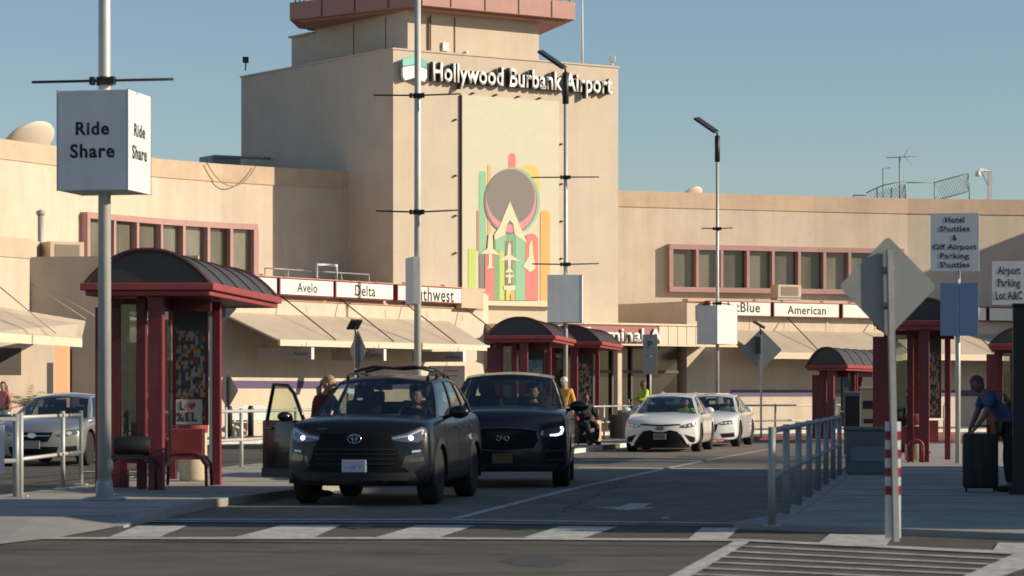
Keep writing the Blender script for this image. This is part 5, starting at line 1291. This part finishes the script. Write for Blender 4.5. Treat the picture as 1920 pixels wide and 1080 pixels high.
roof_unit('air_conditioner', 'cream air conditioner under the right windows', 'air conditioner', 1455, 1506, 534, 558, 112.4, .6, -25, MATS['unit_cream'])
t = thing('vent_pipe', 'tall dark vent pipe on the low left roof', 'pipe', (gx(76, 88), 88, 5.0), 0)
MB().tube([(0, 0, 0), (0, 0, 2.0)], .09, 12).build('pipe', duct, t); MB().lathe([(.1, 1.98), (.14, 2.0), (.14, 2.1), (.02, 2.16)], 14).build('cap', duct, t)
roof_unit('duct_box', 'grey duct box on the roof beside the tower', 'duct', 395, 455, 292, 316, 106, 1.2, -30, duct, False)
t = thing('roof_duct', 'long grey roof duct run against the shaded tower side', 'duct', (gx(500, 107), 107, 9.4), -38)
dq = MB(); dq.box(-2.6, 1.6, -.0, .35, .2, .55, bev=.02); dq.build('duct', duct, t)
dq = MB(); dq.tube([(-2.4, -.1, .9), (1.2, -.1, .95)], .05, 8); dq.tube([(1.15, -.1, .6), (1.15, -.1, 2.0)], .05, 8); dq.build('pipe', duct, t)
a = MB(); a.tube([(.75 + .17 * cos(x), -.1, 1.55 + .3 * sin(x)) for x in np.linspace(-1.4, 2.0, 12)], .05, 8); a.build('vent_hood', duct, t)
t = thing('roof_handrail', 'thin handrail and pale hoop along the roof edge above the airline signs', 'handrail', (LB_O.x, LB_O.y, 5.0), -LB_A)
q = MB(); xs = [lb(p, -1.) for p in (497, 540, 590, 640, 692)]
q.tube([(x, 1.0, .42) for x in xs], .025, 6)
for x in xs: q.tube([(x, 1., 0), (x, 1., .42)], .02, 6)
q.build('rail', galv, t)
q = MB(); x0_, x1_ = lb(594, -.6), lb(631, -.6); q.tube([(x0_, .6, 0), (x0_, .6, .62), (x1_, .6, .62), (x1_, .6, 0)], .05, 8); q.build('hoop', sign_w, t)
t = thing('roof_ladder', 'pale ladder hoops on the entrance roof right of the tower', 'ladder', (gx(1113, 106), 106, 3.97), -20)
for k in range(3): MB().tube([(-.2 + k * .14, 0, 0), (-.2 + k * .14, 0, 1.05)] + [(-.2 + k * .14 + .13 - .13 * cos(a), 0, 1.05 + .13 * sin(a)) for a in np.linspace(0.1, pi, 8)] + [(.06 + k * .14, 0, .2)], .012, 6).build('hoop', galv, t)
t = thing('mast', 'thin white antenna mast on the tower roof', 'antenna', (gx(1092, 106.5), 106.5, 13.6), 0)
MB().tube([(0, 0, 0), (0, 0, 1.6), (0, 0, 3.4)], [.045, .035, .015], 8).build('mast', sign_w, t); MB().lathe([(.09, 0), (.09, .05)], 12).build('base', galv, t)
for px, py, lab, m, D in ((1148, 128, 'white camera on a bracket at the right tower corner', sign_w, 106.4), (460, 133, 'small black siren on the left tower corner', black, 106.6)):
    t = thing('roof_camera', lab, 'camera', (gx(px, D), D, 13.62), 0)
    MB().tube([(0, 0, 0), (.02, 0, .3)], .025, 8).build('bracket', m, t); MB().box(-.1, .12, -.08, .12, .3, .52, bev=.02).build('housing', m, t)
# antenna, caged platform and lamp on the right roof
t = thing('roof_aerial', 'branched television aerial on the right roof', 'antenna', (gx(1687, 121), 121, 9.4), 15)
q = MB(); q.tube([(0, 0, 0), (0, 0, 2.2)], .035, 8); q.build('mast', duct, t)
q = MB(); q.tube([(-.55, 0, 2.15), (.75, 0, 2.2)], .02, 6); q.build('boom', duct, t)
q = MB()
for k, x in enumerate(np.linspace(-.5, .7, 7)): q.tube([(x, -.45, 2.17), (x + .02, .45, 2.19)], .012, 5)
q.tube([(.15, 0, 2.18), (.42, -.1, 2.55)], .012, 5); q.tube([(.2, 0, 2.18), (.5, .1, 1.85)], .012, 5); q.build('element', duct, t)
q = MB(); q.tube([(-.72, 0, 0), (-.72, 0, 1.7), (-.4, 0, 1.72)], .02, 6); q.build('side_aerial', duct, t)
t = thing('roof_cage', 'wire mesh safety cage on the right roof', 'fence', (gx(1600, 120), 120, 9.45), 8)
q = MB()
W_ = gx(1812, 120) - gx(1600, 120)
def zz_(py): return gz(py, 120) - 9.45
prof_ = [(0, 344), (1.1, 340), (2.2, 326), (2.9, 322), (3.4, 322), (3.9, 324), (3.92, 330)]
q.tube([(0, 0, 0), (0, 0, .42)], .03, 6); q.tube([(0, 0, .42), (.55, 0, .40), (.56, 0, .52), (1.25, -.1, .82), (2.2, -.2, 1.0), (2.2, -.2, .0)], .03, 6); q.tube([(2.2, -.2, .92), (3.4, 0, .92)], .025, 6); q.tube([(2.2, -.2, .15), (3.4, 0, .15)], .025, 6)
q.tube([(3.4, 0, 0), (3.4, 0, .92), (4.85, -.5, 1.28), (4.85, -.5, 0)], .03, 6); q.tube([(3.4, 0, .15), (4.85, -.5, .5)], .025, 6)
for x in (1.0, 1.6): q.tube([(x, -.1, 0), (x, -.1, .7)], .03, 6)
q.build('frame', duct, t)
q = MB()
for k in range(14):
    u = k / 13; x = .6 + 1.6 * u; q.tube([(x, -.12, 0), (min(2.2, x + .45), -.12, .52 + .48 * u)], .008, 4); q.tube([(min(2.2, x + .45), -.12, 0), (x, -.12, .5 + .45 * u)], .008, 4)
    x = 3.4 + 1.45 * u; y_ = -.5 * u; q.tube([(x, y_, .15 + .35 * u), (min(4.85, x + .4), -.5 * min(1, u + .27), .92 + .36 * min(1, u + .27))], .008, 4); q.tube([(min(4.85, x + .4), -.5 * min(1, u + .27), .15 + .35 * min(1, u + .27)), (x, y_, .92 + .36 * u)], .008, 4)
q.build('wire_mesh', duct, t)
t = thing('roof_lamp', 'white lamp on a bent arm above the right roof', 'lamp', (gx(1856, 120), 120, 9.45), 0)
MB().tube([(0, 0, 0), (0, 0, 1.42), (-.45, 0, 1.50)], .09, 8, sq=True).build('arm', sign_w, t); MB().lathe([(.02, 1.2), (.14, 1.22), (.11, 1.42), (.03, 1.46)], 14, Matrix.Translation((-.5, 0, 0))).build('lamp_shade', sign_w, t)
MB().tube([(-.02, 0, .7), (-.36, 0, 1.42)], .025, 6).build('brace', sign_w, t)
# hung cable on the left parapet
cb_ = MB(); p0, _ = facade_at(wl_face, 382); p1, _ = facade_at(wl_face, 474)
cb_.tube([tuple(p0.lerp(p1, k) + Vector((.12, -.10))) + (9.47 - .75 * 4 * k * (1 - k),) for k in np.linspace(0, 1, 18)], .018, 6)
tag(cb_.build('cable', mat('cable_brown', (.3, .2, .12), .7)), 'loose brown cable sagging across the left tan parapet', 'cable')
# palm in the left bed
t = thing('palm', 'small palm with arching green fronds behind the silver car', 'plant', (gx(52, 77.5), 77.5, .12), 0)
MB().tube([(0, 0, 0), (.02, 0, .5), (0, .02, 1.0)], [.10, .08, .07], 10).build('trunk', mat('palm_trunk', (.12, .09, .05), .9), t)
fr_ = MB(); random.seed(3)
for k in range(22):
    a = 2 * pi * k / 22 + random.uniform(-.15, .15); ln_ = random.uniform(.9, 1.5); el = random.uniform(.25, 1.0)
    pts = [Vector((cos(a) * ln_ * s_, sin(a) * ln_ * s_, .95 + ln_ * (el * s_ - .95 * s_ * s_ * (1.1 - .5 * el)))) for s_ in np.linspace(0, 1, 8)]
    side = Vector((-sin(a), cos(a), 0))
    for i in range(1, 8):
        for sd in (-1, 1):
            for j in (0, .5):
                b0 = pts[i - 1].lerp(pts[i], j); d_ = (pts[i] - pts[i - 1]).normalized(); l_ = .24 * (1 - (i - 1) / 9)
                tip = b0 + side * sd * l_ * .8 + d_ * l_ * .7 + Vector((0, 0, -.06)); fr_.face([b0, b0 + d_ * .035, tip])
fr_.build('fronds', mat('palm_leaf', (.075, .11, .03), .6, var=.3, scale=4), t, fix=False)
# ================================================================== people
skin_t = mat('skin', (.42, .25, .17), .55); skin_d = mat('skin_brown', (.20, .11, .07), .55)
def skin_mesh(name, V, E, Rd, root=0, sub=1):
    me = bpy.data.meshes.new(name); me.from_pydata([tuple(v) for v in V], E, []); o = bpy.data.objects.new(name, me); COL.objects.link(o)
    m = o.modifiers.new('s', 'SKIN'); m.use_smooth_shade = True
    if not me.skin_vertices: return None
    for i, d in enumerate(me.skin_vertices[0].data):
        r = Rd[i]; d.radius = r if isinstance(r, tuple) else (r, r); d.use_root = (i == root)
    s = o.modifiers.new('u', 'SUBSURF'); s.levels = sub; s.render_levels = sub
    dg = bpy.context.evaluated_depsgraph_get(); dg.update()
    out = bpy.data.meshes.new_from_object(o.evaluated_get(dg)); bpy.data.objects.remove(o); bpy.data.meshes.remove(me)
    return out
def head_mesh(mb, c, fwd, up, s=1., skin=0, dark_=1, lip=2):
    """face with eyes, nose, mouth, ears"""
    fwd = Vector(fwd).normalized(); up = Vector(up).normalized(); rt = fwd.cross(up).normalized(); up = rt.cross(fwd)
    M = Matrix((( *rt, 0), (*fwd, 0), (*up, 0), (0, 0, 0, 1))).transposed(); M.translation = Vector(c)
    g = bmesh.ops.create_uvsphere(mb.bm, u_segments=20, v_segments=14, radius=1)
    for v in g['verts']:
        x, y, z = v.co
        w = .076 * (1 - .22 * max(0, -z) ** 1.5); f = .098 * (1 - .10 * max(0, -z) ** 2 if y > 0 else 1 - .15 * max(0, -z))
        yy = y * f + (.006 * max(0, -z - .5) * 4 if y > .2 else 0)
        if y > .55: yy -= .008 * math.exp(-((abs(x) - .4) ** 2) / .03 - ((z - .08) ** 2) / .02)       # eye sockets
        v.co = Vector((x * w, yy, z * .118)) * s
    for f in {f for v in g['verts'] for f in v.link_faces}: f.smooth = True; f.material_index = skin
    bmesh.ops.transform(mb.bm, matrix=M, verts=g['verts'])
    k = mb.mi
    mb.mi = skin; mb.ball(M @ Vector((0, .098 * s, -.012 * s)), .013 * s, .02 * s, .026 * s, 8, M.to_3x3().to_4x4())
    for sx in (-1, 1): mb.ball(M @ Vector((sx * .076 * s, -.004, -.005)), .012 * s, .022 * s, .032 * s, 8, M.to_3x3().to_4x4())
    mb.mi = dark_
    for sx in (-1, 1): mb.ball(M @ Vector((sx * .031 * s, .086 * s, .012 * s)), .012 * s, .008 * s, .007 * s, 8, M.to_3x3().to_4x4()); mb.ball(M @ Vector((sx * .031 * s, .087 * s, .032 * s)), .017 * s, .006 * s, .004 * s, 8, M.to_3x3().to_4x4())
    mb.mi = lip; mb.ball(M @ Vector((0, .088 * s, -.055 * s)), .024 * s, .008 * s, .007 * s, 8, M.to_3x3().to_4x4())
    mb.mi = k; return M
def person(label, loc, yaw, J, top, legs, skin=None, hair=None, hairstyle='short', shoes=None, sleeves='long', half=False, face=None, cap=None, vest=None, tilt=None):
    """J: joint positions; the body is one skinned surface, clothes lie over it"""
    skin = skin or skin_t
    V, E, Rd = [], [], []
    def add(p, r, par=None):
        V.append(Vector(p)); Rd.append(r)
        if par is not None: E.append((par, len(V) - 1))
        return len(V) - 1
    pel = add(J['pelvis'], (.145, .10)); wa = add(J['waist'], (.13, .095), pel); ch = add(J['chest'], (.155, .11), wa); nk = add(J['neck'], .058, ch)
    hd = add(Vector(J['neck']).lerp(Vector(J['head']), .55), .05, nk)
    hands = []
    for sd in ('l', 'r'):
        sh = add(J['sh_' + sd], .058, ch); el = add(J['el_' + sd], .044, sh); wr = add(J['wr_' + sd], .030, el)
        d = (Vector(J['wr_' + sd]) - Vector(J['el_' + sd])).normalized(); up = Vector((0, -1, .2)); sdv = d.cross(up)
        sdv = sdv.normalized() if sdv.length > .1 else Vector((1, 0, 0)); nrm = sdv.cross(d).normalized()
        pc = add(Vector(J['wr_' + sd]) + d * .055, (.036, .018), wr)
        for k, (off, l_) in enumerate(((-.027, .062), (-.009, .074), (.009, .07), (.027, .055))):
            b = Vector(J['wr_' + sd]) + d * .092 + sdv * off; f1 = add(b, .0095, pc); f2 = add(b + d * l_ * .5 + nrm * .008, .0088, f1); add(b + d * l_ * .85 + nrm * .03, .0075, f2)
        tb_ = Vector(J['wr_' + sd]) + d * .035 - sdv * .035; t1_ = add(tb_ + nrm * .01, .012, pc); add(tb_ + d * .04 - sdv * .015 + nrm * .02, .010, t1_)
    if not half:
        for sd in ('l', 'r'):
            hp = add(J['hip_' + sd], .088, pel); kn = add(J['kn_' + sd], .058, hp); an = add(J['an_' + sd], .042, kn); add(J['toe_' + sd], .036, an)
    me = skin_mesh('person', V, E, Rd)
    mb = MB()
    if me: mb.mesh(me)
    fwd = Vector(face) if face else Vector((0, -1, 0)); upv = Vector(tilt) if tilt else Vector((0, 0, 1))
    M = head_mesh(mb, J['head'], fwd, upv)
    body = mb.build('person', [skin, mat('eye_dark', (.02, .015, .012), .4), mat('lip', (.30, .12, .10), .5)], None, fix=True)
    body.location = loc; body.rotation_euler.z = -R(yaw); tag(body, label, 'person')
    for p in body.data.polygons: p.use_smooth = True
    def cloth(name, chain, m, th=.018):
        V2, E2, R2 = [], [], []
        idx = {}
        for a, b in chain:
            for q, r in (a, b):
                if q not in idx: idx[q] = len(V2); V2.append(Vector(J[q]) if q in J else EXTRA[q]); R2.append(tuple(x + th for x in r) if isinstance(r, tuple) else r + th)
            E2.append((idx[a[0]], idx[b[0]]))
        me2 = skin_mesh(name, V2, E2, R2)
        if me2 is None: return
        me2.materials.clear(); me2.materials.append(m); o = bpy.data.objects.new(name, me2); COL.objects.link(o); o.parent = body
        for p in me2.polygons: p.use_smooth = True
        return o
    EXTRA = {}
    for sd in ('l', 'r'):
        EXTRA['sl_' + sd] = Vector(J['sh_' + sd]).lerp(Vector(J['el_' + sd]), .7); EXTRA['cu_' + sd] = Vector(J['el_' + sd]).lerp(Vector(J['wr_' + sd]), .92)
        if not half: EXTRA['hem_' + sd] = Vector(J['kn_' + sd]).lerp(Vector(J['an_' + sd]), .93)
    EXTRA['col'] = Vector(J['chest']).lerp(Vector(J['neck']), .7)
    EXTRA['hem'] = Vector(J['pelvis']) + (Vector(J['pelvis']) - Vector(J['waist'])) * .5
    ch_ = [(('hem', (.15, .11)), ('pelvis', (.145, .10))), (('pelvis', (.145, .10)), ('waist', (.13, .095))), (('waist', (.13, .095)), ('chest', (.155, .11))), (('chest', (.155, .11)), ('col', .06))]
    for sd in ('l', 'r'):
        ch_ += [(('chest', (.155, .11)), ('sh_' + sd, .060))]
        ch_ += [(('sh_' + sd, .060), ('el_' + sd, .048)), (('el_' + sd, .048), ('cu_' + sd, .034))] if sleeves == 'long' else [(('sh_' + sd, .060), ('sl_' + sd, .056))]
    cloth('shirt', ch_, top)
    if vest: cloth('vest', [(('pelvis', (.145, .10)), ('waist', (.135, .10))), (('waist', (.135, .10)), ('chest', (.16, .115))), (('chest', (.16, .115)), ('sh_l', .06)), (('chest', (.16, .115)), ('sh_r', .06))], vest, .03)
    if not half:
        lg_ = [(('pelvis', (.145, .10)), ('hip_l', .09)), (('pelvis', (.145, .10)), ('hip_r', .09))]
        for sd in ('l', 'r'): lg_ += [(('hip_' + sd, .09), ('kn_' + sd, .062)), (('kn_' + sd, .062), ('hem_' + sd, .05))]
        cloth('trousers', lg_, legs, .016)
        for sd in ('l', 'r'):
            a, t_ = Vector(J['an_' + sd]), Vector(J['toe_' + sd]); d = (t_ - a); d.z = 0; ang = math.atan2(d.y, d.x); zf = min(a.z, t_.z) - .038
            s_ = MB(); s_.ball(Vector(((a.x + t_.x) / 2, (a.y + t_.y) / 2, zf + .045)), .15, .05, .048, 12, Matrix.Rotation(ang, 4, 'Z')); s_.build('shoe', shoes or black_p, body, smooth=True)
    if hair:
        h = MB()
        g = bmesh.ops.create_uvsphere(h.bm, u_segments=18, v_segments=12, radius=1)
        dl = []
        for v in g['verts']:
            x, y, z = v.co
            if z < -.2 or (y > .35 and z < .42): dl.append(v)
            v.co = Vector((x * .086, y * .108 - .006, z * .122 + .008))
        bmesh.ops.delete(h.bm, geom=dl, context='VERTS')
        for f in h.bm.faces: f.smooth = True
        if hairstyle == 'tail':
            h.ball((0, -.10, .02), .045, .04, .05, 10); h.tube([(0, -.115, .02), (0, -.16, -.05), (0, -.15, -.18), (0, -.13, -.27)], [.035, .042, .034, .012], 10)
        if hairstyle == 'long':
            h.tube([(0, -.07, .0), (0, -.085, -.12), (0, -.07, -.24)], [.085, .085, .06], 12)
        bmesh.ops.transform(h.bm, matrix=M, verts=h.bm.verts)
        h.build('hair', hair, body)
    if cap:
        h = MB(); h.lathe([(.088, -.01), (.092, .03), (.075, .09), (.02, .115)], 18, M @ Matrix.Translation((0, -.004, .035))); 
        h.ball(M @ Vector((0, .115, .035)), .06, .055, .008, 10, M.to_3x3().to_4x4()); h.build('cap', cap, body)
    return body
def stand(h=1.72, lean=0., arms='down', step=0.):
    k = h / 1.72; z = lambda v: v * k
    J = dict(pelvis=(0, 0, z(.96)), waist=(0, -lean * .25, z(1.12)), chest=(0, -lean * .7, z(1.33)), neck=(0, -lean * .95, z(1.475)), head=(0, -lean * 1.1 - .015, z(1.605)))
    for sd, s in (('l', 1), ('r', -1)):
        J['sh_' + sd] = (s * .175, -lean * .8, z(1.405)); J['el_' + sd] = (s * .235, -lean * .6 + .03, z(1.13)); J['wr_' + sd] = (s * .24, -lean * .6 - .07, z(.89))
        if arms == 'fwd': J['el_' + sd] = (s * .22, -lean * .8 - .10, z(1.15)); J['wr_' + sd] = (s * .14, -lean - .33, z(1.12))
        J['hip_' + sd] = (s * .09, 0, z(.90)); J['kn_' + sd] = (s * .10, -.03 + s * step * .5, z(.50)); J['an_' + sd] = (s * .10, .03 + s * step, .085); J['toe_' + sd] = (s * .115, -.12 + s * step, .04)
    return J
def sit(zs=.45, half=False, fwd_arms=True):
    J = dict(pelvis=(0, 0, zs + .10), waist=(0, .02, zs + .27), chest=(0, .0, zs + .47), neck=(0, -.02, zs + .62), head=(0, -.04, zs + .75))
    for sd, s in (('l', 1), ('r', -1)):
        J['sh_' + sd] = (s * .175, .0, zs + .55); J['el_' + sd] = (s * .25, -.12, zs + .30); J['wr_' + sd] = (s * .15, -.36, zs + (.34 if fwd_arms else .2))
        J['hip_' + sd] = (s * .09, -.02, zs + .08); J['kn_' + sd] = (s * .13, -.44, zs + .06); J['an_' + sd] = (s * .12, -.42, .085); J['toe_' + sd] = (s * .13, -.58, .04)
    return J
blond = mat('hair_blond', (.36, .24, .12), .6); brown_h = mat('hair_brown', (.06, .035, .02), .6); grey_h = mat('hair_grey', (.3, .29, .28), .7)
wine = mat('cloth_wine', (.16, .025, .03), .85, var=.15, scale=12); dkc = mat('cloth_dark', (.018, .02, .024), .85); blue_c = mat('cloth_blue', (.035, .085, .21), .8, var=.12, scale=12)
orange_c = mat('cloth_orange', (.62, .30, .04), .8); hiv = mat('cloth_lime', (.42, .62, .05), .7); white_c = mat('cloth_white', (.62, .6, .57), .8); pink_c = mat('cloth_pink', (.55, .20, .20), .8); jeans = mat('cloth_denim', (.05, .07, .11), .85)

J = stand(1.64, .16, 'fwd')
pA = person('blond person in a wine red top leaning in behind the open car door', (gx(594, 38.35), 38.35, .0), -65, J, wine, jeans, hair=blond, hairstyle='tail', sleeves='short')
st_ = MB(); st_.tube([(.12, -.04, 1.42), (.02, -.24, 1.25), (-.10, -.20, 1.0)], .012, 6); st_.build('bag_strap', mat('strap_blue', (.25, .3, .45), .6), pA)
# the people in the cars sit on the cars' own seats
def in_car(car, label, side, top, **k):
    o = car.root; sy = car.sy; c = Vector((side * .37, sy - .12, car.cz - .88)); Rz = Matrix.Rotation(o.rotation_euler.z, 4, 'Z')
    w = Vector(o.location) + Rz @ c
    return person(label, w, -math.degrees(o.rotation_euler.z), sit(.40), top, dkc, half=True, **k)
in_car(c1, 'driver in sunglasses behind the wheel of the black suv', 1, dkc, hair=brown_h)
in_car(c2, 'driver behind the wheel of the midnight blue suv', 1, dkc, hair=brown_h)
in_car(c3, 'driver in a lime vest inside the white saloon with the wide grille', 1, hiv, hair=brown_h)
in_car(c4, 'driver in white inside the half hidden white saloon', 1, white_c, hair=brown_h)
person('person in an orange jacket beside the middle shelter', (gx(1058, 69.2), 69.2, .10), 20, stand(1.70), orange_c, dkc, hair=grey_h, cap=white_c)
person('traffic officer in a lime vest behind the far white cars', (gx(1207, 86), 86, .10), 60, stand(1.72, 0, 'fwd'), hiv, dkc, skin=skin_d, hair=brown_h, vest=hiv)
person('person in pink at the left edge behind the silver car', (gx(6, 77), 77, .12), 30, stand(1.62), pink_c, jeans, hair=brown_h, hairstyle='long')
# bending person over the black case at the right edge; faces left
J = dict(pelvis=(0, .05, .93), waist=(0, -.06, 1.08), chest=(0, -.22, 1.24), neck=(0, -.33, 1.36), head=(0, -.41, 1.47))
for sd, s in (('l', 1), ('r', -1)):
    J['sh_' + sd] = (s * .175, -.27, 1.31); J['el_' + sd] = (s * .21, -.36, 1.05); J['wr_' + sd] = (s * .12, -.46, .89)
    J['hip_' + sd] = (s * .09, .05, .88); J['kn_' + sd] = (s * .11, .03 - .05 * s, .48); J['an_' + sd] = (s * .11, .12 - .10 * s, .085); J['toe_' + sd] = (s * .12, -.03 - .10 * s, .04)
person('person in a blue shirt and dark trousers bending over a tall black case', (gx(1887, 38.6), 38.6, .06), 82, J, blue_c, dkc, skin=skin_d, hair=brown_h, face=(0, -.85, -.5), tilt=(0, -.5, .85), sleeves='short')
t = thing('suitcase', 'tall black wheeled case under the hands of the bending person', 'suitcase', (gx(1838, 38.6), 38.6, .06), 8)
MB().box(-.24, .24, -.16, .16, .05, .80, bev=.04).build('body', black_p, t, smooth=40)
q = MB(); q.tube([(-.12, .05, .80), (-.12, .05, .90), (.12, .05, .90), (.12, .05, .80)], .014, 8); q.build('handle', black, t)
for x in (-.19, .19):
    for y in (-.11, .11): MB().lathe([(.03, -.012), (.035, 0), (.03, .012)], 12, Matrix.Translation((x, y, .035)), axis='X').build('wheel', black, t)
q = MB()
for x in (-.13, 0, .13): q.box(x - .015, x + .015, -.172, -.158, .1, .75, bev=.004)
q.build('rib', black, t)
# seated people by the shelters
def seat_on(label, x, y, z, yaw, top, **k):
    t = thing('suitcase', 'dark case used as a seat by the ' + k.pop('by'), 'suitcase', (x, y, z), yaw)
    MB().box(-.26, .26, -.17, .17, .03, .44, bev=.04).build('body', black_p, t, smooth=40)
    for wx in (-.2, .2): MB().lathe([(.025, -.01), (.03, 0), (.025, .01)], 10, Matrix.Translation((wx, 0, .03)), axis='X').build('wheel', black, t)
    MB().tube([(-.09, .175, .3), (-.09, .2, .36), (.09, .2, .36), (.09, .175, .3)], .012, 6).build('handle', black, t)
    return person(label, (x, y, z), yaw, sit(.45), top, dkc, **k)
seat_on('person in dark clothes seated beside the middle shelter', gx(1097, 73), 73, .10, -25, dkc, hair=brown_h, skin=skin_d, by='person in dark clothes near the middle shelter')
seat_on('person in grey seated behind the right litter bin', gx(1702, 63.5), 63.5, .06, -30, mat('cloth_grey', (.08, .085, .09), .85), hair=brown_h, skin=skin_d, by='person in grey behind the right bin')
# luggage waiting by the far railing
for i, (px, D, m, lab, w, h) in enumerate(((1157, 81.5, black_p, 'black upright suitcase at the far island edge', .42, .72), (1172, 82.2, mat('case_grey', (.2, .2, .2), .5), 'grey upright suitcase at the far island edge', .40, .85), (1113, 75.2, mat('case_tan', (.5, .32, .16), .6), 'tan upright suitcase beside the red shelter post', .36, .62))):
    t = thing('suitcase', lab, 'suitcase', (gx(px, D), D, .10), 15 * i, 'upright suitcases on the island')
    MB().box(-w / 2, w / 2, -.13, .13, .05, h, bev=.035).build('body', m, t, smooth=40)
    MB().tube([(-.1, .08, h), (-.1, .08, h + .3), (.1, .08, h + .3), (.1, .08, h)], .012, 6).build('handle', galv, t)
    for x in (-.14, .14): MB().lathe([(.025, -.012), (.03, 0), (.025, .012)], 12, Matrix.Translation((x, 0, .03)), axis='X').build('wheel', black, t)
